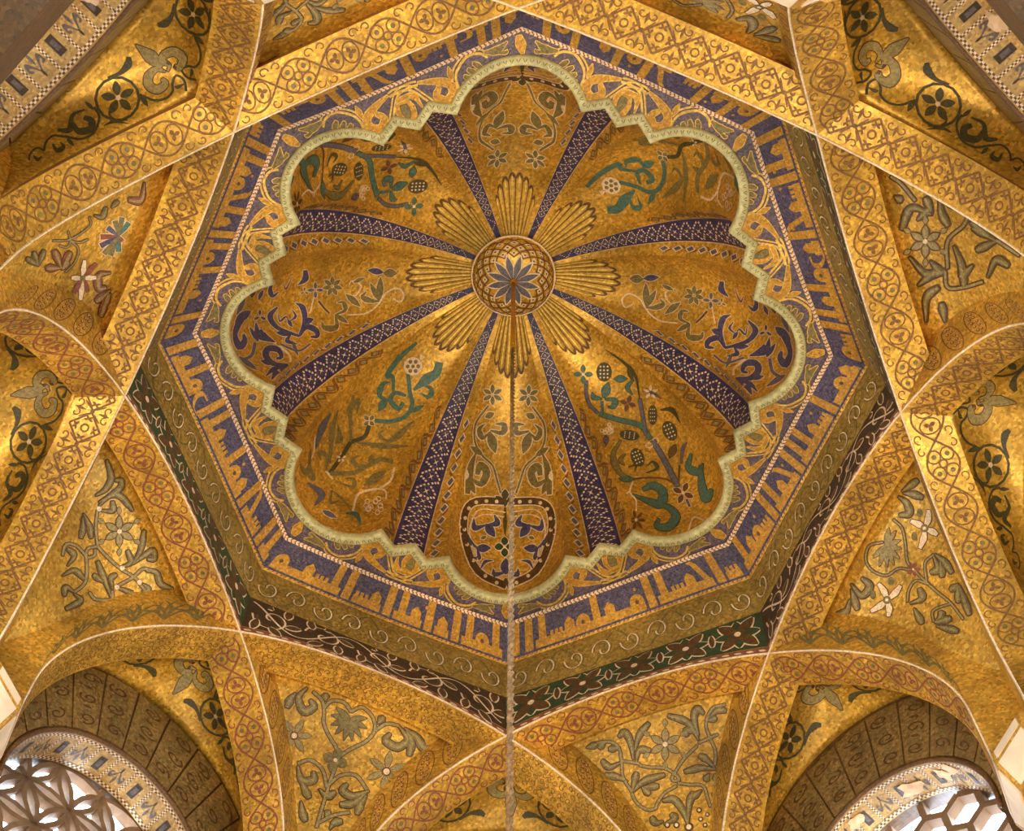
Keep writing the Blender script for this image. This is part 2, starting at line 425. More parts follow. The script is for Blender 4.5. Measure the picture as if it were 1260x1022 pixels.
# rim: closed centre line of the scalloped ivory moulding
def rim_local():                 # one sector, from mid-side to mid-side, polar about V direction
    pts = []
    NR, NA, CRr = .735, math.radians(18.6), .700
    def pol(r, a): return np.array([r*math.cos(a), r*math.sin(a)])
    E_ = np.array([EX+.008, EY-.002])
    seq = [pol(CRr, -pi/8), pol(NR, -NA)]
    for p, q in zip(seq, seq[1:]): pts += [p+(q-p)*x for x in np.linspace(0,1,6,endpoint=False)]
    pts += [seq[-1]+(np.array([E_[0],-E_[1]])-seq[-1])*x for x in np.linspace(0,1,6,endpoint=False)]
    a = np.linspace(-LA, LA, 37); lob = np.stack([LC+LR*np.cos(a), LR*np.sin(a)], 1); lob[:,0] += .0; lob[0] = [E_[0],-E_[1]]; lob[-1] = E_
    pts += list(lob)
    pts += [E_+(pol(NR,NA)-E_)*x for x in np.linspace(0,1,7)[1:]]
    pts += [pol(NR,NA)+(pol(CRr,pi/8)-pol(NR,NA))*x for x in np.linspace(0,1,7)[1:]]
    return np.array(pts)
RL = rim_local()
def miter(P):
    T1 = np.diff(P, axis=0); T1 /= np.linalg.norm(T1,axis=1)[:,None]; Nn = np.stack([T1[:,1], -T1[:,0]], 1)   # outward (away from axis)
    out = np.empty_like(P); out[0] = Nn[0]; out[-1] = Nn[-1]
    for k in range(1,len(P)-1):
        m = Nn[k-1]+Nn[k]; m /= np.linalg.norm(m); out[k] = m/max(.45, m@Nn[k])
    return out
RN = miter(RL)
# the two ends lie on the mirror line: push along the radial direction
for k, sg in ((0,-1),(-1,1)):
    d = np.array([math.cos(sg*pi/8), math.sin(sg*pi/8)]); RN[k] = d/max(.45, abs(d@RN[k]))
RIMW = .0135
FIELDS = []; RIMS = []
for i in range(8):
    n, t = cs(VANG[i]); to3 = lambda p, z: n*p[0]+t*p[1]+np.array([0,0,z])
    prof_r = [(-1,0.0),(-1,-.020),(-.6,-.026),(.6,-.026),(1,-.020),(1,.0)]
    V = []; F = []; K = len(prof_r)
    for p, q in zip(RL, RN):
        for a, dz in prof_r: V.append(to3(p+q*RIMW*a, ZR+dz))
    for k in range(len(RL)-1):
        for j in range(K-1): F.append((k*K+j, k*K+j+1, (k+1)*K+j+1, (k+1)*K+j))
    RIMS.append(mk('rim_moulding', V, F, 'ivory', None, dome, True, label='raised ivory scalloped edge moulding'))
    # return from rim inner edge up to shell
    V = []; F = []
    for p, q in zip(RL, RN):
        V.append(to3(p-q*RIMW*.9, ZR-.002)); V.append(to3(p+q*RIMW*.9, ZR+.012)); 
    for k in range(len(RL)-1): F.append((2*k,2*k+1,2*k+3,2*k+2))
    mk('rim_ledge', V, F, 'gold_dim', None, dome, False)
    # flat field out to the rope line
    V = []; F = []; nj = 8; ro = .898*math.cos(pi/8)
    for k, (p, q) in enumerate(zip(RL, RN)):
        p0 = p+q*RIMW*.5; a = -pi/8+pi/4*k/(len(RL)-1)
        d = ro/math.cos(pi/8-abs(a)); e = np.array([d*math.cos(a), d*math.sin(a)])
        for j in range(nj+1):
            x = j/nj; V.append(to3(p0+(e-p0)*x, ZR-.012))
    for k in range(len(RL)-1):
        for j in range(nj): F.append((k*(nj+1)+j, k*(nj+1)+j+1, (k+1)*(nj+1)+j+1, (k+1)*(nj+1)+j))
    FIELDS.append(mk('spandrel_field', V, F, 'violet', None, dome, False, label='violet ground with gold scrolls around a lobe'))
# boss
BZ = 1.098; BRAD = .132; BD = .062
def f_boss(u, v):                # u angle, v 0 centre .. 1 edge
    a = v*pi/2*.96; r = BRAD*np.sin(a)/math.sin(pi/2*.96); z = BZ-BD*np.cos(a)
    return np.stack([r*np.cos(u), r*np.sin(u), z], 1)
P, F = grid(f_boss, 0, 2*pi, 48, .0, 1, 14); BOSS = mk('boss', P, F, 'gold', None, dome, True, label='round convex gold boss with star at the dome centre')
q = np.linspace(0, 2*pi, 60, endpoint=False); mb = MB(); mb.tube(np.stack([.134*np.cos(q), .134*np.sin(q), 0*q+BZ-.004], 1), .0035, 'cream', 6, True); mb.build('boss_ring', dome, True)

# ================================================================== WEBS between the ribs
_wc = smooth([(.95,.165),(.98,.15),(1.036,.122),(1.1,.056),(1.15,-.016),(1.2,-.125),(1.235,-.235),(1.30,-.40),(1.36,-.5)], 80)
def f_web(i):
    n, t = cs(MANG[i])
    def fm(u, v):                # u -1..1, v 0 (side rib) .. 1 (springing)
        x0 = AP+RW-.006; x = x0+(1.312-x0)*v; y = u*(np.maximum(1.307-x, .0)+.006)
        z = np.interp(x, _wc[:,0], _wc[:,1])-.012*u*u
        return n*x[:,None]+t*y[:,None]+np.stack([0*z,0*z,z],1)
    return fm
WEBS = []
for i in range(8):
    n, t = cs(MANG[i]); wb = empty('vault_web', tuple(n*1.12+np.array([0,0,.1])))
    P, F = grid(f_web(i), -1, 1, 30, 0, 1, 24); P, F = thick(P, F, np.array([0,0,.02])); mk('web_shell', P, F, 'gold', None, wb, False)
    WEBS.append(wb)

# ================================================================== BAYS: spandrel shells, walls, windows
WD = 1.35; WCZ = -.58; WEZ = -.45; WRE = .45; WRI = .31; WBOT = -1.32; WTOP = .16; WHW = WD*math.tan(pi/8)
def f_span(i):
    n, t = cs(VANG[i])
    def fm(u, v):                # u -1..1 along the crescent, v 0 at ribs .. 1 at the arch
        a = np.abs(u); sgn = np.sign(u)
        s = .4292+(.812-.4292)*a**.9; d = AP+RW-.005
        xr = d*math.cos(pi/8)+s*math.sin(pi/8); yr = np.maximum(s*math.cos(pi/8)-d*math.sin(pi/8), 0)*sgn; zr = rib_z(s)+.07
        th = u*math.radians(52.5); xa = 0*u+WD+.001; ya = (WRE+.004)*np.sin(th); za = WEZ+(WRE+.004)*np.cos(th)
        x = xr+(xa-xr)*v; y = yr+(ya-yr)*v; z = zr+(za-zr)*v+.03*np.sin(pi*v)
        return n*x[:,None]+t*y[:,None]+np.stack([0*z,0*z,z],1)
    return fm
SPANS = []; WINS = []
NAMES = ['back','back_east','east','front_east','front','front_west','west','back_west']
for i in range(8):
    n, t = cs(VANG[i]); zz = np.array([0,0,1.])
    sp = empty('spandrel_shell', tuple(n*1.2+zz*-.1)); SPANS.append(sp)
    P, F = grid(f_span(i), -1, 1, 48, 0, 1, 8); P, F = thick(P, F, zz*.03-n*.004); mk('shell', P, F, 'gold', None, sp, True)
    # wall with arched opening (front, back, reveal)
    T_ = .16
    th = np.linspace(-pi/2, pi/2, 33); arch = [(WRI*math.sin(a), WCZ+WRI*math.cos(a)) for a in th]; arch = [(-WRI, -1.12)]+arch+[(WRI, -1.12)]
    outer = []
    for (y, z) in arch:
        if y <= -WRI+1e-6 and z < WCZ-.01: outer.append((-WHW, WBOT))
        elif y >= WRI-1e-6 and z < WCZ-.01: outer.append((WHW, WBOT))
        else:
            a = math.atan2(y, z-WCZ); k = min(WHW/max(abs(math.sin(a)),1e-6), (WTOP-WCZ)/max(math.cos(a),1e-6)); outer.append((k*math.sin(a), WCZ+k*math.cos(a)))
    V = []; F = []; m = len(arch)
    for x in (WD, WD+T_):
        for (y,z) in arch: V.append(n*x+t*y+zz*z)
        for (y,z) in outer: V.append(n*x+t*y*(x/WD)+zz*z)
    for k in range(m-1):
        F.append((k, k+1, m+k+1, m+k)); F.append((2*m+k, 3*m+k, 3*m+k+1, 2*m+k+1)); F.append((k, 2*m+k, 2*m+k+1, k+1))
    F.append((0, m, 2*m-1, m-1)); F.append((2*m, 3*m-1+0, 3*m, 3*m)) if False else None
    F.append((2*m, 3*m-1, 4*m-1, 3*m)); F.append((0, m-1, 3*m-1, 2*m))
    wl = mk('wall_'+NAMES[i], V, [f for f in F if f], 'bronze', None, None, False, 'structure'); wl['label'] = 'gold mosaic drum wall around an arched window'
    WINS.append(wl)
    # voussoirs
    nv = 13
    for k in range(nv):
        a0 = -pi/2*1.06+pi*1.06*k/nv+.008; a1 = -pi/2*1.06+pi*1.06*(k+1)/nv-.008; V = []; q = np.linspace(a0, a1, 6)
        for x in (WD+.001, WD-.006):
            for r, c0 in ((WRI+.014, WCZ), (WRE-.006, WEZ)):
                for a in q: V.append(n*x+t*(r*math.sin(a))+zz*(c0+r*math.cos(a)))
        F = []
        for j in range(5):
            F.append((12+j, 12+j+1, 18+j+1, 18+j)); F.append((j, 12+j, 12+j+1, j+1)); F.append((6+j, 6+j+1, 18+j+1, 18+j))
        F.append((0,6,18,12)); F.append((5,17,23,11))
        mk('voussoir', V, F, 'voussoir', None, wl, False)

# unseen cover over the drum, added to block sky light leaks
V = []; F = []
for r, z in ((1.53/math.cos(pi/8), WTOP-.02), (1.1, 1.25), (.02, 1.45)):
    for k in range(8): a = math.radians(MANG[k]); V.append((r*math.cos(a), r*math.sin(a), z))
for b in (0, 8):
    for k in range(8): F.append((b+k, b+(k+1)%8, b+8+(k+1)%8, b+8+k))
F.append(tuple(range(16,24)))
rf = mk('sky_blocker', V, F, 'stone', None, None, False, 'structure')

# ================================================================== LOWER ROOM (out of frame)
def world_box_obj(name, lo, hi, m, kind='structure'):
    lo = np.array(lo); hi = np.array(hi); c = (lo+hi)/2; V, F = boxv(c, (1,0,0),(0,1,0),(0,0,1), *((hi-lo)/2))
    V = [(np.array(v)-np.array([0,0,Z0]))/S for v in V]; return mk(name, V, F, m, None, None, False, kind)
ZB = Z0+WBOT*S
world_box_obj('floor', (-6,-9,-.2), (6,5,0), 'stone')
world_box_obj('wall_hall_west', (-6.3,-9.3,-.2), (-6,5.3,ZB+.3), 'stone')
world_box_obj('wall_hall_east', (6,-9.3,-.2), (6.3,5.3,ZB+.3), 'stone')
world_box_obj('wall_hall_front', (-6,5,-.2), (6,5.3,ZB+.3), 'stone')
world_box_obj('wall_hall_back', (-6,-9.3,-.2), (6,-9,ZB+.3), 'stone')
# ceiling slab with octagonal opening
V = []; F = []; ri = (WD+.10)/math.cos(pi/8)
for z in (WBOT-.0, WBOT+.12):
    for k in range(8): a = math.radians(MANG[k]); V.append((ri*math.cos(a), ri*math.sin(a), z))
    for k in range(8):
        a = math.radians(MANG[k]); x, y = math.cos(a), math.sin(a)
        sx = 2.4/max(abs(x),1e-6); sy = (2.0 if y > 0 else 3.6)/max(abs(y),1e-6); 
        V.append(((2.4 if x > 0 else -2.4), (2.0 if y > 0 else -3.6) if abs(y) > abs(x) else (2.0 if y > 0 else -3.6)*.35, z))
for k in range(8):
    k2 = (k+1) % 8
    F.append((k, k2, 8+k2, 8+k)); F.append((16+k, 24+k, 24+k2, 16+k2)); F.append((k, 16+k, 16+k2, k2))
mk('ceiling', V, F, 'stone', None, None, False, 'structure')

# ------------------------------------------------------------------ floodlights of the room
def floodlight(x, y, z, aim, power, label):
    r = empty('floodlight', ((x)/S, y/S, (z-Z0)/S), label, 'lamp', 'floodlights aimed up at the dome')
    mb = MB(); c = np.array([x,y,z-Z0])/S; d = np.array(aim)-np.array([x,y,z]); d = d/np.linalg.norm(d); a = np.cross(d, [1,0,0]); a /= np.linalg.norm(a); b = np.cross(d, a)
    mb.box(c-d*.06, a, b, d, .06, .08, .03, 'iron'); mb.build('housing', r)
    mb = MB(); mb.box(c-np.array([0,0,.11]), (1,0,0),(0,1,0),(0,0,1), .05,.05,.01, 'iron'); mb.box(c-np.array([0,0,.085]), (1,0,0),(0,1,0),(0,0,1), .012,.012,.03, 'iron'); mb.build('bracket', r)
    f0 = np.array([x,y,-Z0])/S; mb = MB(); mb.tube([f0+np.array([0,0,.02]), c-np.array([0,0,.10])], .012, 'iron', 8); mb.build('pole', r, True)
    mb = MB(); mb.tube([f0, f0+np.array([0,0,.022])], .12, 'iron', 20); mb.build('base', r)
    spot('lamp', (x,y,z), aim, power, parent=r)
    return r
bpy.context.view_layer.update()
# ================================================================== IMPOSTS AND COLONNETTES in the corners
CORNER_TXT = ['between the back window and peeling east window','beyond the buff star-flower web','beside the lit honeycomb window','between the honeycomb window and the front bay','between the front bay and the petal-lattice window','beside the petal-lattice window','below the panel with the coloured fan palmette','beside the peeling west window reveal']
def prism(mb, n, t, plan, z0, z1, m, plan1=None):
    plan1 = plan1 or plan; V = [n*x+t*y+np.array([0,0,z0]) for x, y in plan]+[n*x+t*y+np.array([0,0,z1]) for x, y in plan1]; k = len(plan)
    F = [tuple(range(k-1,-1,-1)), tuple(range(k,2*k))]+[(j, (j+1)%k, k+(j+1)%k, k+j) for j in range(k)]
    mb.add(V, F, m)
def panel_on(mb, P4, m, inset, lift, c):
    P4 = [np.asarray(p) for p in P4]; ce = sum(P4)/4; nn = np.cross(P4[1]-P4[0], P4[3]-P4[0]); nn = nn/np.linalg.norm(nn)
    if nn @ (ce-c) < 0: nn = -nn
    Q = [p+(ce-p)*inset+nn*lift for p in P4]; R_ = [p+(ce-p)*inset-nn*lift for p in P4]
    mb.add(Q+R_, [(0,1,2,3),(0,4,5,1),(1,5,6,2),(2,6,7,3),(3,7,4,0)], m)
for i in range(8):
    n, t = cs(MANG[i]); zz = np.array([0,0,1.]); ZIMP = ZI[i]
    im = empty('impost_block', tuple(n*1.28+zz*(ZIMP-.125)), 'white and gold impost block '+CORNER_TXT[i], 'impost', 'imposts under the rib springings')
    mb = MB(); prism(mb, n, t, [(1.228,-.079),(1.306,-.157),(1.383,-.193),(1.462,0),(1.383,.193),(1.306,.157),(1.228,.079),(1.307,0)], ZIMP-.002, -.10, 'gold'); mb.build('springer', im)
    top = [(1.205,-.06),(1.33,-.185),(1.378,-.20),(1.462,0),(1.378,.20),(1.33,.185),(1.205,.06)]
    low = [(1.235,-.05),(1.335,-.15),(1.391,-.17),(1.462,0),(1.391,.17),(1.335,.15),(1.235,.05)]
    mb = MB(); prism(mb, n, t, top, ZIMP-.032, ZIMP, 'ochre'); mb.build('abacus', im)
    mb = MB(); prism(mb, n, t, low, ZIMP-.125, ZIMP-.032, 'ochre', top); mb.build('block', im)
    pm = lambda xy, z: n*xy[0]+t*xy[1]+zz*z
    c = n*1.33+zz*(ZIMP-.06)
    for (k0, k1) in ((0,1),(5,6),(6,0)):
        mb = MB(); panel_on(mb, [pm(low[k0],ZIMP-.125), pm(low[k1],ZIMP-.125), pm(top[k1],ZIMP-.032), pm(top[k0],ZIMP-.032)], 'marble', .16, .003, c); mb.build('marble_panel', im)
        mb = MB(); panel_on(mb, [pm(top[k0],ZIMP-.032), pm(top[k1],ZIMP-.032), pm(top[k1],ZIMP), pm(top[k0],ZIMP)], 'marble', .2, .002, c); mb.build('marble_panel', im)
    cl = empty('corbel', tuple(n*1.38+zz*(ZIMP-.34)), 'white panelled corbel '+CORNER_TXT[i], 'corbel', 'corbels below the imposts')
    t2 = [(1.25,-.06),(1.335,-.16),(1.387,-.18),(1.462,0),(1.387,.18),(1.335,.16),(1.25,.06)]; l2 = [(1.37,-.03),(1.385,-.07),(1.428,-.08),(1.462,0),(1.428,.08),(1.385,.07),(1.37,.03)]
    mb = MB(); prism(mb, n, t, l2, ZIMP-.36, ZIMP-.255, 'ochre', t2); prism(mb, n, t, t2, ZIMP-.255, ZIMP-.225, 'ochre'); mb.build('bracket', cl)
    for (k0, k1) in ((0,1),(5,6),(6,0)):
        mb = MB(); panel_on(mb, [pm(l2[k0],ZIMP-.36), pm(l2[k1],ZIMP-.36), pm(t2[k1],ZIMP-.255), pm(t2[k0],ZIMP-.255)], 'marble', .16, .003, c); mb.build('marble_panel', cl)

# ================================================================== WINDOW reveals and pierced lattices
def f_rev(i):
    n, t = cs(VANG[i])
    def fm(u, v):                # u angle from the crown, v depth
        x = WD+v; y = (WRI-.002)*np.sin(u); z = WCZ+(WRI-.002)*np.cos(u)
        return n*x[:,None]+t*y[:,None]+np.stack([0*z,0*z,z],1)
    return fm
RD = .115
for i in range(8):
    n, t = cs(VANG[i]); zz = np.array([0,0,1.])
    wn = empty('window_%d' % (i+1), tuple(n*(WD+.14)+zz*-1.12), 'arched drum window with pierced stone lattice and mosaic reveal', None, None, 'structure')
    P, F = grid(f_rev(i), -1.75, 1.75, 40, .0, RD, 2); mk('reveal', P, F, 'reveal', None, wn, True)
    cv = Canvas(f_rev(i), (-1.75,1.75,-.001,RD+.004), .0012, 1)
    # chequer borders along both edges and cross strips
    def checker(cv, u0, u1, v0, v1, nu, nv):
        for a in range(nu):
            for b in range(nv):
                ua, ub = u0+(u1-u0)*a/nu, u0+(u1-u0)*(a+1)/nu; va, vb = v0+(v1-v0)*b/nv, v0+(v1-v0)*(b+1)/nv
                cv._add([(ua,va),(ub,va),(ub,vb),(ua,vb)], [(0,1,2,3)], 'brown' if (a+b) % 2 else 'cream', 1)
    checker(cv, -1.7, 1.7, .004, .014, 150, 2); checker(cv, -1.7, 1.7, RD-.016, RD-.004, 150, 2)
    nb = 17; st = 3.4/nb
    for k in range(nb+1):
        u = -1.7+st*k; checker(cv, u-.012, u+.012, .014, RD-.016, 2, 16)
    cv.build('chequer_border', wn, 'stuff')
    for k in range(nb):
        u = -1.7+st*(k+.5); vm = RD*.5
        if abs(u) > 1.65: continue
        if k % 2:
            cv.quadfill((u-.035,vm-.024),(u+.035,vm-.024),(u+.035,vm+.024),(u-.035,vm+.024), 'dark', 1, 2)
            cv.quadfill((u-.018,vm-.013),(u+.018,vm-.013),(u+.018,vm+.013),(u-.018,vm+.013), 'greybrown', 2, 2)
            cv.build('mosaic_rectangle', wn)
        else:
            K = 3.2
            for sg in (-1,1):
                w_ = [(u+sg*x*K, vm+y) for x, y in ((0,-.018),(.010,.004),(.018,.012),(.022,.0),(.014,-.006))]
                cv.stroke(smooth(w_), np.interp(np.linspace(0,1,len(smooth(w_))), [0,.6,1], [.006,.016,.004]), 'greybrown', 1)
            cv.leaf((u, vm+.002), pi/2, .032, .024, 'greybrown', 1); cv.leaf((u,vm-.012), -pi/2, .02, .018, 'dark', 1)
            cv.build('mosaic_fleur', wn)
    if i in (1,3,7):             # lost mosaic: bare plaster patches with ragged edges
        for k in range(9 if i != 7 else 7):
            u = rng.uniform(-1.2,1.2) if i == 3 else (rng.uniform(-1.5,.2) if i == 1 else rng.uniform(-.2,1.5)); v = rng.uniform(.2*RD, 1.0*RD); q = np.linspace(0,2*pi,14,endpoint=False)
            rr = rng.uniform(.6,1.25,14); cv.poly(np.stack([u+rr*np.cos(q)*rng.uniform(.06,.15), v+rr*np.sin(q)*rng.uniform(.012,.028)],1), 'plaster', 3)
        cv.build('bare_plaster', wn, 'stuff', 'bare pinkish plaster where mosaic is lost')
    # rounded brown edge of the arch
    q = np.linspace(-1.75,1.75,50); mb = MB(); mb.tube([n*(WD-.002)+t*((WRI+.004)*math.sin(a))+zz*(WCZ+(WRI+.004)*math.cos(a)) for a in q], .007, 'brown', 6); mb.build('arch_bead', wn, True)
    # lattice
    xl = WD+RD+.02
    inside = lambda y, z: (abs(y) < WRI+.012 and -1.13 < z and (z < WCZ or math.hypot(y, z-WCZ) < WRI+.012))
    def bar(pts, wd, th):
        pts = np.asarray(pts); k = len(pts); T = np.gradient(pts, axis=0); T /= np.linalg.norm(T,axis=1)[:,None]; Nn = np.stack([-T[:,1],T[:,0]],1)*wd/2; V = []; F = []
        for x in (xl-th/2, xl+th/2):
            for p, q in zip(pts, Nn): V.append(n*x+t*(p+q)[0]+zz*(p+q)[1]); V.append(n*x+t*(p-q)[0]+zz*(p-q)[1])
        m = 2*k
        for j in range(k-1):
            a = 2*j; F += [(a,a+1,a+3,a+2),(m+a,m+a+2,m+a+3,m+a+1),(a,a+2,m+a+2,m+a),(a+1,m+a+1,m+a+3,a+3)]
        F += [(0,m,m+1,1),(m-2,m-1,2*m-1,2*m-2)]
        mk('lattice_bar', V, F, 'lattice', None, wn, False)
    if i % 2 == 1 and i != 3:    # overlapping rings make petals
        R0 = .14; dy = R0; dz = R0*math.sqrt(3)/2; row = 0
        z = -1.15
        while z < -.2:
            y = -.5+(R0/2 if row % 2 else 0)
            while y < .5:
                seg = []
                for a in np.linspace(0, 2*pi, 25):
                    p = (y+R0*math.cos(a), z+R0*math.sin(a))
                    if inside(*p): seg.append(p)
                    else:
                        if len(seg) > 2: bar(seg, .015, .03)
                        seg = []
                if len(seg) > 2: bar(seg, .015, .03)
                y += R0*1.0 if False else R0
            z += dz; row += 1
            if False: pass
    else:                        # honeycomb
        h = .062; row = 0; z = -1.15
        while z < -.2:
            y = -.5+(h*math.sqrt(3)/2 if row % 2 else 0)
            while y < .5:
                c0 = np.array([y,z]); v3 = [c0+h*np.array([math.sin(a), math.cos(a)]) for a in (0, pi/3, 2*pi/3, pi)]
                for a, b in zip(v3, v3[1:]):
                    if inside(*a) and inside(*b): bar([a,(a+b)/2,b], .02, .035)
                y += h*math.sqrt(3)
            z += h*1.5; row += 1

# ================================================================== RIB ORNAMENT
def curl(cv, x, y, r, a, m, w, sg=1, lay=1): cv.spiral((x,y), r, r*.25, a, sg*.85, w, m, lay)
def vesica(cv, x0, L, A, yc, kind, m, w):
    t = np.linspace(0,1,13)
    for sg in (-1,1): cv.stroke(np.stack([x0+L*t, yc+sg*A*np.sin(pi*t)],1), w, m, 1)
    xc = x0+L/2
    if kind == 0:
        for a in (pi/4, 3*pi/4, 5*pi/4, 7*pi/4):
            c = (xc+A*.66*math.cos(a)*1.15, yc+A*.60*math.sin(a)); cv.ring(c, A*.41, w*.8, m, 1, 12); cv.disc(c, A*.17, 'olive' , 1, 7)
        cv.ring((xc,yc), A*.24, w*.8, m, 1, 10)
    else:
        for sg in (-1,1):
            c = (xc+sg*A*.52, yc); cv.ring(c, A*.50, w*.8, m, 1, 14, ry=A*.64)
            for a in (sg*0 + (0 if sg > 0 else pi), pi/2+sg*.4, -pi/2-sg*.4): cv.leaf((c[0],c[1]), a, A*.38, A*.26, 'redline' if m == 'redline' else 'line', 2)
def soffit_chain(i, cv, rb, m):
    L = .122; A = .041; yc = RW*.5; nn = int(UM/L)
    k0 = -nn
    for k in range(-nn, nn):
        vesica(cv, k*L, L, A, yc, k % 2, m, .0052); cv.build('medallion', rb)
    for k in range(-nn, nn+1):
        x = k*L
        for sg in (-1,1):
            curl(cv, x-.017, yc+sg*RW*.34, .0145, 0, m, .0034, sg); curl(cv, x+.019, yc+sg*RW*.36, .0125, pi, m, .0034, -sg)
    cv.build('curls', rb, 'stuff')
def soffit_diamond(i, cv, rb, m, fine=False):
    L = .092; yc = RW*.5; H = RW*.5; nn = int(UM/L)
    for k in range(-nn, nn):
        xc = (k+.5)*L; hx = L*.47; hy = H*.74
        for a, b in (((-hx,0),(0,hy)),((0,hy),(hx,0)),((hx,0),(0,-hy)),((0,-hy),(-hx,0))):
            cv.stroke([(xc+a[0]*1.0, yc+a[1]), (xc+(a[0]+b[0])/2, yc+(a[1]+b[1])/2), (xc+b[0], yc+b[1])], 0.0056, m, 1)
        cv.ring((xc,yc), .0098, .0048, m, 1, 10)
        for dx, dy in ((.55,0),(-.55,0),(0,.55),(0,-.55)):
            c = (xc+dx*hx, yc+dy*hy); a = math.atan2(dy*hy, dx*hx)
            for q in (-1.9,-.8,.8,1.9): cv.leaf((c[0]+.001*math.cos(a), c[1]+.001*math.sin(a)), a+q, .0125, .0058, m, 1)
        cv.build('lozenge', rb)
    for k in range(-nn, nn+1):
        x = k*L; cv.disc((x,yc), .006, m, 1, 8)
        for sg in (-1,1):
            for d in (-1,1):
                cv.stroke([(x+d*L*.08, yc+sg*H*.14),(x+d*L*.25, yc+sg*H*.5),(x+d*L*.46, yc+sg*H*.94)], .0036, m, 1)
                curl(cv, x+d*L*.16, yc+sg*H*.70, .0125, (pi if d > 0 else 0), m, .0036, d*sg)
            cv.leaf((x, yc+sg*H*.3), sg*pi/2, .03, .007, m, 1)
    cv.build('curls', rb, 'stuff')
def scribble(cv, u0, u1, v0, v1, cell, m, w):
    nu = max(1,int((u1-u0)/cell)); nv = max(1,int((v1-v0)/cell))
    for a in range(nu):
        for b in range(nv):
            x = u0+(u1-u0)*(a+.5)/nu; y = v0+(v1-v0)*(b+.5)/nv
            cv.spiral((x+rng.uniform(-.2,.2)*cell, y+rng.uniform(-.2,.2)*cell), cell*.5, cell*.12, rng.uniform(0,6.28), rng.choice([-1,1])*rng.uniform(.6,1.0), w, m, 1, n=8)
for i in range(8):
    rb = RIBS[i]; cv = Canvas(f_soffit(i), (-UMN[i],UMP[i],.003,RW-.003), .0010, 0)
    m = 'redline' if i in (3,5) else 'line'
    if i % 2: soffit_chain(i, cv, rb, m)
    elif i == 4: scribble(cv, -UM, UM, .006, RW-.006, .019, 'line', .0026); cv.build('fine_scrolls', rb, 'stuff')
    else: soffit_diamond(i, cv, rb, m)
    # frieze on the inner face between the crossings
    fr = Canvas(f_frieze(i), (-1,1,0,1), .0011, 0)
    KX = 2.61; KY = 6.6      # 1 R = KX in u, KY in v
    fr.quadfill((-1,.16),(1,.16),(1,1),(-1,1), 'green' if i % 2 else 'dark', .5, 30); fr.build('frieze_ground', rb)
    fr.quadfill((-1,.03),(1,.03),(1,.15),(-1,.15), 'redline', .5, 30)
    for k in range(22):
        x = -1+2*(k+.5)/22; fr.leaf((x-.028, .06), .5, .06, .05, 'cream', 1)
    fr.build('dashed_border', rb, 'stuff')
    def fleaf(x, y, a, l, w_, m, e='cream'):
        t = np.linspace(0,1,9); ww = np.sin(np.linspace(.1,pi-.05,9))**.8*w_; d = np.array([math.cos(a), math.sin(a)]); q = np.array([-d[1],d[0]]); K = np.array([KX,KY])
        P = [np.array([x,y])+K*(d*l*tt) for tt in t]
        for mm, ex, lay in ((e, .0042, 1), (m, 0, 2)):
            A_ = [p+K*q*(w2/2+ex) for p, w2 in zip(P,ww)]; B_ = [p-K*q*(w2/2+ex) for p, w2 in zip(P,ww)]
            X = np.empty((18,2)); X[0::2] = A_; X[1::2] = B_; fr._add(X, [(2*j,2*j+1,2*j+3,2*j+2) for j in range(8)], mm, lay)
    if i % 2:
        for k in range(5):
            x = -1+2*(k+.5)/5; y = .58
            for a in range(4): fleaf(x, y, a*pi/2, .066 if a % 2 == 0 else .055, .030, 'green')
            for a in range(4): fleaf(x, y, pi/4+a*pi/2, .074, .034, 'bronze')
            fr._add([(x+KX*.010*math.cos(q),y+KY*.010*math.sin(q)) for q in np.linspace(0,2*pi,10,endpoint=False)], [tuple(range(10))], 'cream', 3)
            fr.build('frieze_flower', rb)
            fleaf(x+.2, .40, pi/2, .055, .016, 'bronze'); fr.build('frieze_bud', rb)
    else:
        for k in range(5):
            x = -1+2*(k+.5)/5; sg = 1 if k % 2 else -1
            t = np.linspace(0,1,22); a = 2*pi*1.2*t*sg; r = .046*(1-.8*t)
            for off in (0, .012):
                X = np.stack([x+KX*(r+off*(1-t))*np.cos(a), .58+KY*(r+off*(1-t))*np.sin(a)],1); fr.stroke(X, .030 if off == 0 else .016, 'cream' if off else 'bronze', 1)
            for a in (.5,1.5,2.6,3.7,4.8): fleaf(x+KX*.046*math.cos(a*sg), .58+KY*.042*math.sin(a*sg), a*sg+.9*sg, .048, .022, 'bronze')
            fr.stroke(np.stack([np.linspace(x-.2,x+.2,12), .58+.34*sg*np.cos(np.linspace(0,pi,12))],1), .02, 'cream', 1)
            fr.build('frieze_scroll', rb)
    # inner faces beyond the crossings
    inn = Canvas(f_inner(i), (-UMN[i],UMP[i],0,.36), .0010, 0)
    for sg in (-1,1):
        acan = (i == 4 and sg > 0) or (i == 3 and sg < 0)
        u0 = UV_+(.08 if acan else .125)
        while u0 < UM-.03:
            u = sg*(u0+.05)
            if acan:
                for a in np.linspace(.3,pi-.3,7): inn.leaf((u,.03), a, .10, .011, 'olive', 1, None, 0, bend=.5*(1 if a < pi/2 else -1))
                inn.build('acanthus', rb)
            else:
                inn.ring((u,.095), .034, .004, 'line', 1, 16, ry=.075)
                for dv in (-.045,-.02,.005,.03,.055):
                    for du in (-.012,.012): inn.disc((u+du*(1-abs(dv)*8), .095+dv), .0072, 'redline', 1, 7); inn.disc((u+du*(1-abs(dv)*8), .095+dv), .0034, 'cream', 2, 6)
                inn.build('berry_medallion', rb)
            u0 += .098
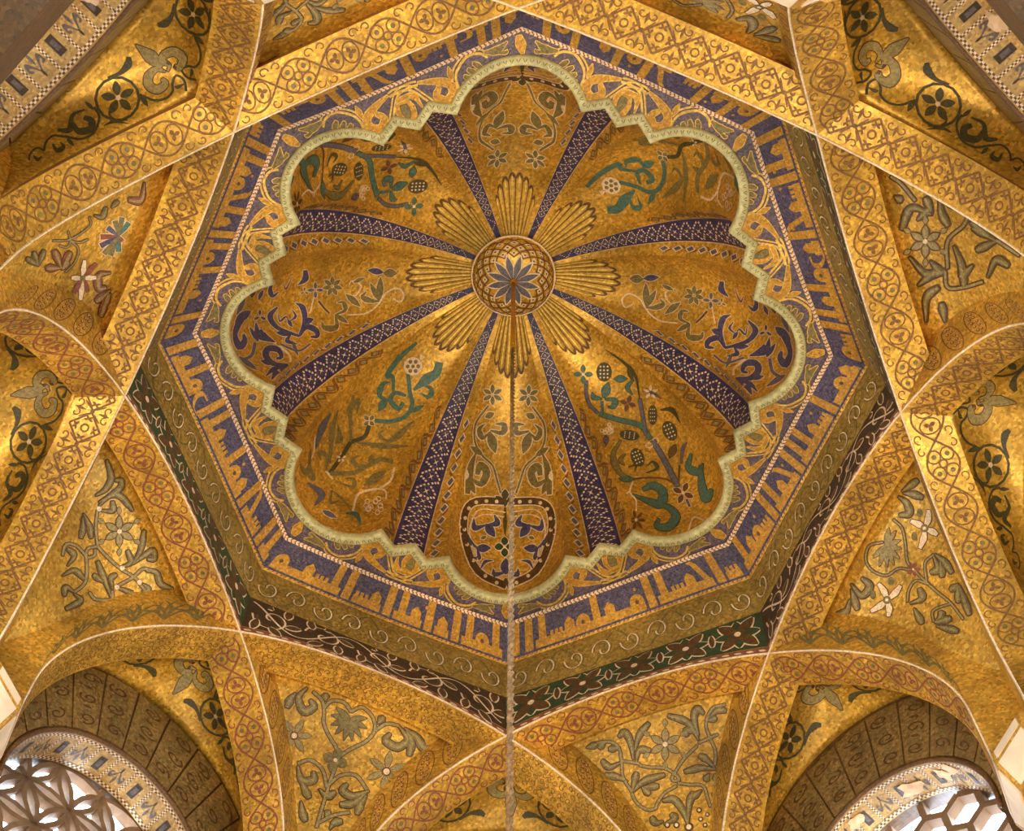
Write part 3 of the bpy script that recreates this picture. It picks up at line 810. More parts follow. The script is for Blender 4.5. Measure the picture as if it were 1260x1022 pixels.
# cove scrolls
for i in range(8):
    cv = Canvas(f_ring(i, 1.004, FT-.004, .981, ICH), (-.99,.99,.02,.98), .0012, 0)
    for k in range(9):
        x = -1+2*(k+.5)/9; sg = 1 if k % 2 else -1
        t = np.linspace(0,1,18); a = 2*pi*t*sg; r = 1-.75*t
        cv.stroke(np.stack([x+.085*r*np.cos(a), .48+.30*r*np.sin(a)],1), .012, 'cream', 2); cv.stroke(np.stack([x+.085*r*np.cos(a), .48+.30*r*np.sin(a)],1), .034, 'olive', 1)
        cv.stroke(np.stack([np.linspace(x-.11,x+.11,12), .5+.36*sg*np.cos(np.linspace(0,pi,12))],1), .02, 'olive', 1)
        cv.build('cove_scroll', COVES[i])
# ================================================================== SCRIPT BAND AND ROPE LINES
def glyph(cv, k, x, w_):
    """angular script: base line v=.16, low teeth to .45, tall shafts to .92; x = start, w_ = width (u)"""
    B0, B1 = .12, .34; q = lambda a, b, c, d: cv.quadfill((a,b),(c,b),(c,d),(a,d), 'ochre', 1, 2)
    e = w_*.36
    if k == 'A':   q(x+w_*.2, B0, x+w_*.78, .93); cv.poly([(x+w_*.08,.93),(x+w_*.78,.84),(x+w_*.78,.98)], 'ochre', 1)
    elif k == 'L': q(x+w_*.22, B0, x+w_*.76, .95); q(x-w_*.02, B0, x+w_*1.02, B1)
    elif k == 't': q(x-.002, B0, x+w_+.002, B1); q(x+w_*.12, B0, x+w_*.85, .52); cv.poly([(x+w_*.12,.52),(x+w_*.5,.66),(x+w_*.85,.52)], 'ochre', 1)
    elif k == 's': q(x-.002, B0, x+w_+.002, B1); [q(x+w_*(.02+.34*j), B0, x+w_*(.24+.34*j), .46) for j in range(3)]
    elif k == 'o':
        q(x-.002, B0, x+w_+.002, B1); c = (x+w_*.5, .38); cv.disc(c, w_*.52, 'ochre', 1, 14, ry=.22); cv.disc(c, w_*.14, 'brown', 2, 8, ry=.06)
    elif k == 'w':
        cv.stroke(smooth([(x+w_*.1,.52),(x+w_*.7,.5),(x+w_*.75,.3),(x+w_*.2,.12),(x-w_*.5,.10)],12), np.linspace(w_*.5,w_*.2,len(smooth([(0,0),(1,1),(2,2),(3,3),(4,4)],12))), 'ochre', 1)
    elif k == 'k': q(x-.002, B0, x+w_+.002, B1); cv.stroke([(x+w_*.2,.2),(x+w_*.5,.5),(x+w_*.8,.8),(x+w_*1.1,.9)], [w_*.4]*4, 'ochre', 1)
    elif k == '-': q(x-.002, B0, x+w_+.002, B1)
TEXTS = ['AoLtAs kAoLt-LoAs','osALtLowtAktsALtA','LtosALtkALLtsA-ot','AALstoLt-oALstkAs','o-tsLAstALtAtALoL','AtLowALtsLotAksAL','sALtokLtALoLst-Ao','tALwLsoAtkLALo-sA']
def rope_line(i, parent, r, z, r2, z2, name):
    fmr = f_ring(i, r, z, r2, z2); cv = Canvas(fmr, None, .0016, 0)
    cv.quadfill((-1,0),(1,0),(1,1),(-1,1), 'cream', 1, 20); nT = 56
    for k in range(nT):
        x = -1+2*(k+.5)/nT
        cv._add([(x-.010,.0),(x+.002,.0),(x+.012,.5),(x,.5)], [(0,1,2,3)], 'redline', 2); cv._add([(x+.008,.5),(x+.020,.5),(x+.010,1),(x-.002,1)], [(0,1,2,3)], 'redline', 2)
    cv.build(name, parent)
for i in range(8):
    cv = Canvas(f_ring(i, .981, ICH, .896, .43), (-1.0,1.0,.02,.99), .0014, 0)
    tx = TEXTS[i]; w_ = 1.94/len(tx)
    for k, ch in enumerate(tx):
        if ch == ' ': continue
        glyph(cv, ch, .97-w_*(k+1), w_); cv.build('letter', SCRIPT[i])
    for k in range(3):
        x = rng.uniform(-.8,.8); cv.disc((x,.72), .012, 'ochre', 1, 8, ry=.05)
    cv.build('dots', SCRIPT[i], 'stuff')
    rope_line(i, SCRIPT[i], .901, .426, .889, .431, 'rope_line'); rope_line(i, SCRIPT[i], .985, ICH+.001, .976, ICH+.006, 'rope_line')

# ================================================================== FIELD AROUND THE LOBES: gold scrolls (traced once, mirrored round)
def f_field(i):
    n, t = cs(VANG[i])
    def fm(u, v):                # u angle from the lobe axis (rad), v radius
        z = 0*v+ZR-.012
        return n*(v*np.cos(u))[:,None]+t*(v*np.sin(u))[:,None]+np.stack([0*u,0*u,z],1)
    return fm
def from_photo(cv, fm, dom): cv.inv = inverter(fm, None, dom); return cv
FO = (330, 620, .246)
def tr(o, pts): return [(o[0]+o[2]*x, o[1]+o[2]*y) for x, y in pts]
fdom = (-.52, .52, .64, .94)
FM5 = f_field(5); src = Canvas(FM5, None, .0013, 0); src.inv = inverter(FM5, None, fdom)
def fb(pts, w_, m, e='gold_leaf', ew=1.6, tp=(.3,1,.1)): src.blob(tr(FO, pts), w_*FO[2], m, 1.5, e, ew*.55, tp, 16)
MOT = []
def cut(name): MOT.append((name, np.vstack(src.P), np.concatenate(src.H), list(src.F), list(src.M), list(src.mats))); src.clear()
fb([(168,92),(125,152)], 46, 'ochre', tp=(.3,1,.5)); cut('drop')
fb([(285,215),(240,182),(180,172)], 34, 'olive'); fb([(270,200),(220,150),(205,150)], 14, 'olive'); cut('flame_leaf')
vine = smooth([(290,190),(302,228),(350,258),(420,252),(458,228),(480,190),(520,162),(570,163),(602,200),(615,270),(632,340),(682,372),(722,384)], 40)
src.stroke(tr(FO, vine), 11*FO[2], 'gold_leaf', 1)
vine2 = smooth([(280,200),(288,238),(350,272),(425,268),(470,240),(492,200),(525,176),(562,178),(588,205),(600,275),(618,352),(675,388),(715,398)], 40)
src.stroke(tr(FO, vine2), 8*FO[2], 'gold_leaf', 1); cut('vine')
for a, b in (((338,178),(352,222)),((372,172),(388,222)),((405,170),(420,214)),((430,170),(450,196))): fb([a,b], 26, 'olive', tp=(.4,1,.5))
cut('acanthus')
fb([(585,338),(530,292),(490,240),(508,200),(555,200),(570,245),(532,262)], 40, 'ochre', tp=(.2,.8,1,.9,.4)); fb([(470,240),(440,288)], 26, 'ochre'); cut('scroll')
fb([(700,335),(740,225)], 92, 'ochre', tp=(.7,1,.7,.1)); src.blob(tr(FO, [(702,322),(732,262)]), 40*FO[2], 'olive', 3, 'brown', .7, (.7,1,.7,.1), 16); cut('heart_palmette'); fb([(690,350),(642,315),(650,258)], 24, 'ochre'); cut('heart_wing')
for i in range(8):
    for sg in (-1,1):
        for name, P, H, F, Mx, mats in MOT:
            if i % 1 == 0:
                c = Canvas(f_field(i), None, .0013, 0); Q = P.copy(); Q[:,0] *= sg; c.P = [Q]; c.H = [H+(.6 if sg < 0 else 0)+(1.5 if name == 'heart_palmette' else 0)]; c.F = list(F); c.M = list(Mx); c.mats = list(mats); c.n = len(Q)
                if sg < 0 and name in ('drop', 'heart_palmette'): continue
                c.build(name, FIELDS[i])
# small marks on the ivory rim
for i in range(8):
    n, t = cs(VANG[i]); L = np.r_[0, np.cumsum(np.linalg.norm(np.diff(RL,axis=0),axis=1))]
    def f_rim(u, v, n=n, t=t, L=L):
        x = np.interp(u, L, RL[:,0])+np.interp(u, L, RN[:,0])*RIMW*v; y = np.interp(u, L, RL[:,1])+np.interp(u, L, RN[:,1])*RIMW*v
        return n*x[:,None]+t*y[:,None]+np.stack([0*u,0*u,0*u+ZR-.0263],1)
    cv = Canvas(f_rim, None, .0008, 0); u = .008
    while u < L[-1]-.012:
        cv.stroke([(u,.42),(u+.0045,-.42),(u+.009,.42)], .0022, 'brown' if rng.random() < .5 else 'olive', 1) if False else cv.stroke([(u,.40),(u+.002,0),(u+.0045,-.40),(u+.007,0),(u+.009,.40)], [.0024]*5, 'olive', 1)
        u += .0175
    cv.build('zigzag_marks', RIMS[i], 'stuff')

# ================================================================== BLUE BANDS, FLANKS, FANS, BOSS
for i in range(8):
    cv = Canvas(f_band(i), (-1,1,0,1), .0010, 0)
    def sq(u, v, du, dv, m, lay=1): cv._add([(u-du,v),(u,v-dv),(u+du,v),(u,v+dv)], [(0,1,2,3)], m, lay)
    v = .02; row = 0
    while v < .93:
        k, _ = prof(np.array([v])); k = float(k[0]); st = .062*max(k,.35)*(.7 if v < .3 else 1.0)
        if k > .30:
            sq(0, v, .42, st*.44, 'blue', .5)
            for a in range(4):
                q = pi/4+a*pi/2; cv._add([(0+.05*math.cos(q+1.57), v+st*.05*math.sin(q+1.57)), (.26*math.cos(q), v+st*.26*math.sin(q)), (.05*math.cos(q-1.57), v+st*.05*math.sin(q-1.57))], [(0,1,2)], 'cream', 1.5)
            for sgx in (-1,1):
                for f in (0,.25,.5,.75):
                    sq(sgx*(.90-.84*f), v+st*.5*f, .115, st*.085, 'cream', 1); sq(sgx*(.90-.84*f), v-st*.5*f, .115, st*.085, 'cream', 1)
            sq(0, v+st*.5, .10, st*.08, 'cream', 1)
            for sgx in (-1,1): sq(sgx*.92, v+st*.5, .16, st*.20, 'bluegrey', .5)
        else:
            for f in range(4): sq((-.6+.4*f) if row % 2 else (.6-.4*f), v+st*.25*f, .16, st*.09, 'cream', 1)
        cv.build('lozenge', BANDS[i]); v += st; row += 1
    for sg in (-1,1):
        fl = Canvas(f_flank(i,sg), (0,1,0,.999), .0010, 0); fl.quadfill((.86,0),(1,0),(1,.99),(.86,.99), 'cream', .8, 30) if False else None
        fl.stroke(np.stack([np.full(30,.95), np.linspace(.01,.97,30)],1), .035, 'cream', 1); fl.build('border_line', FLANKS[i,sg])
        v = .03; k = 0
        while v < .60:
            s1 = 1 if k % 2 else -1
            if i % 2 == 0:
                fl.stroke(np.stack([.5+.22*s1*np.sin(np.linspace(0,pi,8)), np.linspace(v,v+.05,8)],1), .010, 'line', 1)
                pass
                fl._add([(.5+x*.17, v+.03+y*.016) for x, y in ((-1,0),(0,-1),(1,0),(0,1))], [(0,1,2,3)], 'bluegrey', 1.5); fl._add([(.5+x*.24, v+.03+y*.022) for x, y in ((-1,0),(0,-1),(1,0),(0,1))], [(0,1,2,3)], 'cream', 1)
            else:
                fl._add([(.5+x*.27, v+.024+y*.020) for x, y in ((-1,0),(0,-1),(1,0),(0,1))], [(0,1,2,3)], 'line', 1); fl._add([(.5+x*.17, v+.024+y*.011) for x, y in ((-1,0),(0,-1),(1,0),(0,1))], [(0,1,2,3)], 'sage', 1.5)
                fl.stroke(np.stack([.5+.36*s1*np.cos(np.linspace(-pi/2,pi/2,9)), np.linspace(v-.004,v+.05,9)],1), .011, 'line', 1)
            fl.build('flank_sprig', FLANKS[i,sg]); v += .052; k += 1
    # fluted fan at the top of each lobe
    base = f_lobe(i); nf = 8; v0, v1 = .805, .985
    dk = Canvas(base, (-1,1,0,1), .0014, 0)
    for k in range(nf):
        u0 = -.99+1.98*k/nf; u1 = u0+1.98/nf; e = (v1-v0)*.10*(1-((k-(nf-1)/2)/((nf-1)/2))**2)*0.9
        vs_ = v0-.010+.040*(abs(k-(nf-1)/2)/((nf-1)/2))**2
        nu, nv = 6, 14; V = []; F = []; U = np.linspace(0,1,nu+1); Wv = np.linspace(0,1,nv+1)
        uu = []; vv = []; hh = []
        for b in Wv:
            for a in U:
                rnd = math.sqrt(max(0, 1-max(0,(.11-b)/.11)**2))
                uc = (u0+u1)/2+(a-.5)*(u1-u0)*.84*rnd; uu.append(uc); vv.append(vs_+(v1-vs_)*b); hh.append(.0115*math.sin(pi*a)*min(1,b*6+.25)*(1-.55*b))
        uu = np.array(uu); vv = np.array(vv); hh = np.array(hh); X = base(uu,vv); ax = np.array([0,0,-1.2])-X; ax /= np.linalg.norm(ax,axis=1)[:,None]
        X = X+ax*(hh+.0024)[:,None]
        for b in range(nv):
            for a in range(nu): q = b*(nu+1)+a; F.append((q,q+1,q+nu+2,q+nu+1))
        mk('flute', X, F, 'gold_bright', None, LOBES[i])
        m_ = np.linspace(0,1,10); 
        Pp = np.r_[np.stack([np.full(8,u0+.01), np.linspace(v1,vs_+.03,8)],1), np.stack([(u0+u1)/2-(u1-u0)/2*np.cos(np.linspace(0,pi,9)), vs_+.03-.034*np.sin(np.linspace(0,pi,9))],1)]
        dk._add(np.vstack([np.stack([np.full(10,u0-.012), np.linspace(vs_+.018,v1,10)],1), np.stack([np.full(10,u1+.012), np.linspace(vs_+.018,v1,10)],1)]), [(j, j+1, j+11, j+10) for j in range(9)], 'brown', 1)
        c = ((u0+u1)/2, vs_+.020); q = np.linspace(pi, 2*pi, 10); hw = (u1-u0)/2+.012
        dk._add(np.vstack([np.stack([c[0]+hw*np.cos(q), c[1]+.030*np.sin(q)],1), [c]]), [(j,j+1,10) for j in range(9)], 'brown', 1)
    dk.build('fan_outline', LOBES[i])
cv = Canvas(f_boss, (-7,7,0,1), .0012, 0)
for k in range(12):
    a = 2*pi*k/12+.26
    for lay, f, m in ((1,1.0,'cream'),(2,.88,'bluegrey')):
        q = np.linspace(0,1,11); wv = np.interp(q, [0,.5,1], [.26,.26,.0])*f; vv = .03+(.50*f-.03)*q
        for c0, c1 in ((-1,-.33),(-.33,.33),(.33,1)):
            X = np.empty((22,2)); X[0::2,0] = a+wv*c0; X[1::2,0] = a+wv*c1; X[0::2,1] = vv; X[1::2,1] = vv; cv._add(X, [(2*j,2*j+1,2*j+3,2*j+2) for j in range(10)], m, lay)
cv.build('star', BOSS, None, 'blue-grey twelve-pointed star')
for k in range(16):
    a = 2*pi*k/16
    for sg in (-1,1): cv.stroke(np.stack([a+sg*np.linspace(0,.98,14), np.linspace(.42,.90,14)],1), .03, 'brown', .8)
cv.build('net', BOSS)
for r, row in ((.50,0),(.62,1),(.74,0)):
    for k in range(16):
        a = 2*pi*(k+.5*row)/16; cv._add([(a-.12,r),(a,r-.05),(a+.12,r),(a,r+.05)], [(0,1,2,3)], 'cream', 1.2); cv._add([(a-.05,r),(a,r-.022),(a+.05,r),(a,r+.022)], [(0,1,2,3)], 'brown', 1.6)
cv.build('studs', BOSS, 'stuff')
for k in range(28):
    a = 2*pi*k/28; cv._add([(a-.04,.91),(a+.05,.91),(a+.05,.975),(a-.04,.975)], [(0,1,2,3)], 'cream', 1)
cv.build('edge_ticks', BOSS, 'stuff')

# ================================================================== LOBE PICTURES (traced from the photograph onto the lobes)
class Tracer:
    """collects motifs in photo pixels on one surface; they can be repeated, mirrored, on others"""
    def __init__(s, fm, dom, o): s.cv = Canvas(fm, None, .0012, 0); s.cv.inv = inverter(fm, None, dom); s.o = o; s.mot = []; s.marks = []
    def P(s, pts): return tr(s.o, pts)
    def b(s, pts, w_, m, e='cream', ew=4, tp=(.25,1,.15), n=16): s.cv.blob(s.P(pts), w_*s.o[2], m, 1.5, e, ew*s.o[2], tp, n); return s.mark()
    def st(s, pts, w_, m, e=None, ew=4): s.b(pts, w_, m, e, ew, (1,1), 20); return s
    def lf(s, a, b, w_, m, e='cream', ew=4): return s.b([a,b], w_, m, e, ew, (.15,.8,1,.7,.1), 16)
    def fl(s, c, r, n, m, e='cream', a0=-pi/2, wd=.42, eye=None, ew=4): s.cv.flower(s.P([c])[0], r*s.o[2], n, m, 1.5, a0, wd, e, ew*s.o[2], eye); return s.mark()
    def dk(s, c, r, m, ry=None, ang=0, lay=1.5, n=12): s.cv.disc(s.P([c])[0], r*s.o[2], m, lay, n, None if ry is None else ry*s.o[2], ang); return s.mark()
    def rg(s, c, r, w_, m, ry=None, ang=0): s.cv.ring(s.P([c])[0], r*s.o[2], w_*s.o[2], m, 1.5, 14, None if ry is None else ry*s.o[2], ang); return s
    def cone(s, c, rx, ry, ang=0, m='olive_dark'):
        s.dk(c, rx+4, 'brown', ry+4, ang, 1); s.dk(c, rx, m, ry, ang, 1.5); ca, sa = math.cos(ang), math.sin(ang)
        for x in (-.5,0,.5):
            for y in (-.6,-.2,.2,.6):
                if x*x+y*y < .62: s.dk((c[0]+x*rx*ca-y*ry*sa, c[1]+x*rx*sa+y*ry*ca), min(rx,ry)*.16, 'cream', None, 0, 2, 4)
        return s
    def end(s, name):
        c = s.cv
        if c.F:
            P, H = np.vstack(c.P), np.concatenate(c.H); mk_ = s.marks if name in ('leaf','scroll_leaf','stem','tendril','branch','tie','ties','berries') else [len(c.F)]
            mk_ = list(mk_)
            if not mk_ or mk_[-1] < len(c.F): mk_.append(len(c.F))
            a = 0
            for b in mk_:
                if b > a: s.mot.append((name, P, H, list(c.F[a:b]), list(c.M[a:b]), list(c.mats)))
                a = b
        c.clear(); s.marks = []
    def mark(s): s.marks.append(len(s.cv.F)); return s
    def place(s, fm, parent, su=1):
        for name, P, H, F, Mx, mats in s.mot:
            c = Canvas(fm, None, .0012, 0); Q = P.copy(); Q[:,0] *= su; c.P = [Q]; c.H = [H]; c.F = list(F); c.M = list(Mx); c.mats = list(mats); c.n = len(Q); c.build(name, parent)
LDOM = (-1, 1, 0, .99)
# --- lobe with violet blue hearts
T = Tracer(f_lobe(6), LDOM, (260,330,.1905))
T.b([(490,625),(400,618),(350,565),(368,520),(430,528),(452,575),(418,585)], 46, 'heart_blue', tp=(.3,.8,1,.9,.6,.3)).b([(495,625),(430,655),(388,722)], 60, 'heart_blue', tp=(.2,1,.1)).lf((400,620),(315,598),36,'heart_blue').b([(470,640),(400,655),(350,700)],34,'heart_blue'); T.end('palmette')
T.b([(250,275),(185,335),(150,430),(180,505),(212,470),(205,425)], 52, 'heart_blue', tp=(.2,.9,.6,1,.8,.3)).lf((250,275),(150,345),60,'heart_blue'); T.end('scroll_leaf')
T.b([(410,478),(330,440),(305,400)], 60, 'heart_blue', tp=(.1,1,.6)).lf((300,470),(285,345),34,'heart_blue').lf((300,475),(245,380),30,'heart_blue'); T.end('palmette')
T.b([(540,222),(588,255),(602,340),(570,432)], 40, 'heart_blue', tp=(.1,1,.8,.4)).b([(425,250),(376,310),(420,380),(510,420),(570,440)], 40, 'heart_blue', tp=(.3,1,.7,.5,.4)).b([(430,285),(440,342),(480,312),(500,345)], 14, 'heart_blue').b([(520,268),(542,312),(498,345)], 18, 'heart_blue').lf((490,330),(520,380),26,'heart_blue'); T.end('heart')
T.b([(570,440),(612,380),(672,400),(684,440),(640,445)], 40, 'heart_blue', tp=(.3,1,.8,.3)).b([(510,430),(490,470),(555,492)], 34, 'heart_blue').lf((510,430),(415,415),36,'heart_blue').lf((590,350),(660,328),44,'heart_blue'); T.end('palmette')
T.b([(605,10),(605,65),(558,108)], 44, 'heart_blue', tp=(.6,1,.1)).b([(402,78),(378,132),(392,178),(432,152)], 34, 'heart_blue').b([(462,95),(480,132),(522,50)], 14, 'redline').lf((330,140),(300,205),26,'heart_blue').lf((215,190),(160,300),34,'bluegrey').lf((270,120),(255,190),40,'olive_dark'); T.end('scroll_leaf')
T.fl((670,140), 52, 4, 'bluegrey'); T.end('flower')
T.fl((780,115), 66, 7, 'olive'); T.end('flower')
T.st([(668,150),(636,290)], 9, 'cream').st([(690,210),(728,258),(762,292)], 14, 'brown', 'cream', 3).st([(880,302),(1000,292),(1080,230),(1125,160),(1200,128),(1242,170),(1220,220),(1172,195)], 10, 'cream').st([(410,480),(500,560),(510,610)], 14, 'cream').st([(440,490),(560,535),(640,490)], 14, 'bluegrey', 'cream', 3).st([(280,480),(260,560),(210,590)], 22, 'bluegrey', 'cream', 3); T.end('stem')
T.b([(800,300),(862,272),(852,222),(810,222)], 32, 'olive').b([(800,300),(806,382),(730,385),(712,345)], 44, 'olive').lf((800,300),(880,355),34,'olive'); T.end('trefoil')
T.b([(1085,212),(1030,210),(975,185),(1000,150)], 40, 'olive').lf((1085,212),(1025,95),40,'olive').lf((1085,205),(1092,55),48,'olive'); T.end('trefoil')
T.lf((868,165),(962,248),44,'olive').b([(860,160),(930,175),(965,110),(905,80),(885,120)], 12, 'cream',None).lf((915,90),(990,60),26,'olive').lf((520,470),(560,570),26,'bluegrey').lf((175,570),(295,660),36,'bluegrey'); T.end('leaf')
T.lf((1110,25),(1010,10),44,'heart_blue').lf((1110,30),(1200,30),60,'olive').fl((600,150),30,3,'olive').fl((310,310),44,3,'heart_blue').dk((432,488),14,'ochre').dk((1000,350),10,'cream'); T.end('leaf')
T.place(f_lobe(6), LOBES[6]); T.place(f_lobe(2), LOBES[2], -1)
# --- lobe with teal spirals
T = Tracer(f_lobe(5), LDOM, (340,420,.2348))
T.st([(280,690),(350,590),(390,530),(460,500),(485,440)], 22, 'olive_dark').st([(390,530),(388,400),(402,280)], 14, 'olive').st([(280,690),(400,690),(480,650),(545,620),(612,632)], 24, 'olive'); T.end('stem')
T.st([(515,415),(600,420),(680,390),(712,330),(700,270),(690,170)], 22, 'teal').b([(680,285),(622,268),(598,310),(640,352),(664,318)], 30, 'teal', None, tp=(.5,.8,1,.7)); T.end('spiral')
T.lf((575,300),(535,365),46,'teal',None).b([(590,312),(540,282),(558,222),(596,212)], 34, 'teal', None); T.end('trefoil')
T.b([(612,262),(608,182),(578,180),(640,90),(735,5)], 28, 'teal', None, tp=(.5,.8,1,1,.6)); T.end('stem')
T.b([(720,255),(785,200),(838,165),(855,108)], 58, 'teal', None, tp=(.2,1,.8,.7)).b([(760,225),(812,250),(800,292),(758,272)], 30, 'teal', None).lf((700,372),(775,335),30,'teal',None); T.end('scroll_leaf')
T.fl((485,415), 36, 4, 'olive', 'cream', pi/4, .6); T.end('flower')
T.dk((715,130),50,'cream').dk((762,82),20,'cream',n=3)
for a in range(6): T.dk((715+28*math.cos(a*1.047),130+28*math.sin(a*1.047)),11,'olive',None,0,2,7)
T.dk((715,130),10,'olive',None,0,2); T.end('pomegranate')
T.b([(420,530),(560,548),(695,550)], 32, 'olive', None).b([(560,545),(640,492),(722,415)], 40, 'olive', None).b([(602,522),(560,512),(540,482),(572,462)], 20, 'olive', None); T.end('scroll_leaf')
T.b([(480,650),(430,652),(398,622),(432,598)], 28, 'olive', None).lf((500,650),(498,590),34,'olive',None).b([(330,742),(402,762),(404,722),(358,718)], 24, 'olive', None).lf((462,755),(575,680),52,'olive',None); T.end('scroll_leaf')
T.st([(620,660),(600,730),(545,770)], 11, 'cream').st([(530,772),(432,800),(400,890)], 12, 'cream').st([(530,772),(572,785),(578,832)], 9, 'cream'); T.end('tendril')
for a in range(14): T.rg((510+rng.uniform(-42,42), 852+rng.uniform(-45,50)), 12, 5, 'cream')
T.end('grapes')
T.b([(262,680),(262,602),(220,580),(232,625)], 28, 'olive', None).b([(280,640),(290,480),(322,355)], 32, 'olive', None).b([(205,560),(240,450),(285,375)], 40, 'bluegrey', None).b([(322,440),(332,512),(308,535)], 32, 'olive', None).b([(400,440),(380,360),(430,310),(420,380)], 34, 'olive', None); T.end('scroll_leaf')
T.b([(180,660),(192,722),(150,690)], 26, 'olive', None).b([(160,740),(235,800),(200,862)], 44, 'bluegrey', None).b([(290,782),(285,845),(335,832)], 20, 'olive', None).b([(290,780),(350,830),(400,900)],12,'olive',None).b([(365,900),(420,910),(445,965)], 30, 'teal', None).lf((240,888),(315,925),30,'bluegrey').b([(120,640),(160,690),(180,560)],30,'olive',None); T.end('scroll_leaf')
T.st([(258,680),(295,722)], 11, 'cream').st([(150,660),(190,590),(200,500)],7,'cream').fl((338,610), 28, 5, 'cream', None); T.end('tie')
T.place(f_lobe(5), LOBES[5]); T.place(f_lobe(1), LOBES[1], -1)
# --- lobe with branch, cones and berries
T = Tracer(f_lobe(3), LDOM, (700,420,.2348))
T.st([(572,762),(500,620),(440,520)], 26, 'bluegrey', 'olive_dark', 4).st([(430,512),(372,440),(260,410),(160,380)], 24, 'teal', 'olive_dark', 3).st([(150,376),(108,330),(90,270),(92,205)], 16, 'bluegrey', 'olive_dark', 3).st([(405,490),(386,380),(372,300)], 18, 'bluegrey', 'olive_dark', 3).b([(372,300),(350,180),(290,110),(190,40)], 22, 'olive_dark', None); T.end('branch')
T.fl((75,172), 52, 4, 'teal', None, -pi/2, .55, 'cream'); T.end('flower')
T.lf((182,295),(208,215),48,'teal','olive_dark',3).b([(172,302),(132,292),(122,268)], 30, 'teal', 'olive_dark', 3).b([(190,302),(242,308),(232,342),(205,342)], 32, 'teal', 'olive_dark', 3).st([(176,378),(174,312)], 16, 'teal'); T.end('trefoil')
T.cone((185,160), 38, 48); T.end('cone')
T.lf((238,196),(305,195),38,'teal','olive_dark',3).lf((312,130),(335,205),34,'olive_dark',None).b([(340,200),(308,240),(332,278)], 26, 'teal', 'olive_dark',3); T.end('leaf')
T.fl((310,325), 42, 4, 'brown', 'redline', .3); T.end('flower')
for a in range(10): T.rg((198+rng.uniform(-34,34), 455+rng.uniform(-30,30)), 9, 5, 'cream')
T.lf((192,490),(194,545),36,'violet',None); T.end('grapes')
T.cone((440,385), 22, 50); T.end('pod'); T.cone((318,492), 50, 24, .15); T.end('pod'); T.cone((530,468), 34, 52, -.4); T.end('cone'); T.cone((360,608), 32, 48, -.4); T.end('cone')
T.rg((457,520), 15, 5, 'cream').rg((422,545), 18, 5, 'cream', 13); T.end('tie')
T.b([(272,518),(230,600),(268,690),(332,722)], 34, 'olive', 'olive_dark', 3).b([(295,590),(270,620),(290,650)], 22, 'olive', 'olive_dark', 3).b([(310,660),(350,650),(345,685)], 18, 'olive_dark', None).b([(405,690),(465,665),(440,632),(412,650)], 22, 'olive_dark', None).st([(330,722),(420,715),(500,720),(562,748)], 10, 'brown'); T.end('scroll_leaf')
T.lf((262,720),(345,722),34,'teal','olive_dark',3).st([(345,712),(395,722)], 8, 'cream').st([(335,735),(318,790),(350,832),(352,890)], 9, 'cream').st([(300,800),(322,782)], 8, 'cream'); T.end('tendril')
T.b([(330,802),(420,838),(480,850),(492,790),(440,755),(388,776)], 50, 'teal', 'olive_dark', 4, (.1,.6,1,.9,.7,.4)); T.end('scroll_leaf')
T.b([(420,840),(520,868),(562,920),(520,972),(460,968),(472,930)], 46, 'teal', 'olive_dark', 4, (.2,.6,1,.9,.6,.3)); T.end('scroll_leaf')
T.fl((600,795), 58, 4, 'brown', 'cream', .4, .5, 'cream').st([(618,828),(636,868)], 14, 'bluegrey', 'cream', 3); T.end('flower')
T.fl((350,938), 54, 7, 'brown', None, 0, .3, 'cream'); T.end('flower')
T.b([(642,590),(628,660),(682,682),(704,640)], 42, 'teal', 'olive_dark', 4).b([(690,650),(700,760),(722,822),(750,775)], 50, 'teal', 'olive_dark', 4, (.3,.8,1,.4)); T.end('scroll_leaf')
T.b([(480,358),(542,358),(585,425)], 30, 'olive_dark', None).lf((560,540),(528,610),40,'brown','olive_dark',3).b([(588,640),(600,560),(620,530)], 20, 'bluegrey', 'redline', 3).st([(575,740),(582,650)], 12, 'brown').st([(625,1000),(655,925),(712,940)], 8, 'cream').b([(390,260),(440,270),(490,300)],24,'violet',None).fl((430,265),40,5,'cream',None); T.end('leaf')
T.place(f_lobe(3), LOBES[3]); T.place(f_lobe(7), LOBES[7], -1)
# --- lobe with candelabra and medallion
T = Tracer(f_lobe(4), LDOM, (540,450,.2839))
T.fl((232,125), 46, 6, 'olive'); T.end('flower')
T.st([(215,172),(182,212),(158,250),(152,300),(160,345),(190,392),(232,432),(250,490),(268,552)], 9, 'olive', 'cream', 3); T.end('stem')
T.b([(215,292),(188,312),(174,275),(200,250)], 26, 'olive').b([(222,280),(275,290),(282,255),(245,252)], 30, 'olive').lf((218,285),(245,378),44,'olive').lf((200,222),(240,205),30,'olive'); T.end('trefoil')
T.b([(158,380),(135,445),(122,555)], 34, 'olive', tp=(.2,.7,1,.6)).b([(130,482),(180,512),(206,462),(178,430),(165,472)], 34, 'olive', tp=(.2,1,1,.6)).lf((128,490),(155,555),28,'olive').lf((190,388),(135,348),28,'olive'); T.end('scroll_leaf')
T.st([(292,588),(160,588),(112,640),(112,750),(168,890),(292,955)], 30, 'bronze', 'cream', 5)
for p in ((250,589),(205,587),(160,592),(128,618),(112,660),(109,710),(120,775),(148,845),(200,912),(250,942)): T.dk(p, 9, 'cream', None, .4, 2, 6)
T.end('medallion_border')
T.st([(290,636),(180,622),(138,680),(138,760),(195,888),(290,930)], 5, 'cream').st([(285,655),(190,645),(135,690),(140,770)], 4, 'cream'); T.end('medallion_line')
T.lf((202,685),(242,742),40,'heart_blue').b([(210,690),(252,682),(240,646)], 30, 'heart_blue').b([(200,692),(155,702),(150,662)], 28, 'heart_blue'); T.end('trefoil')
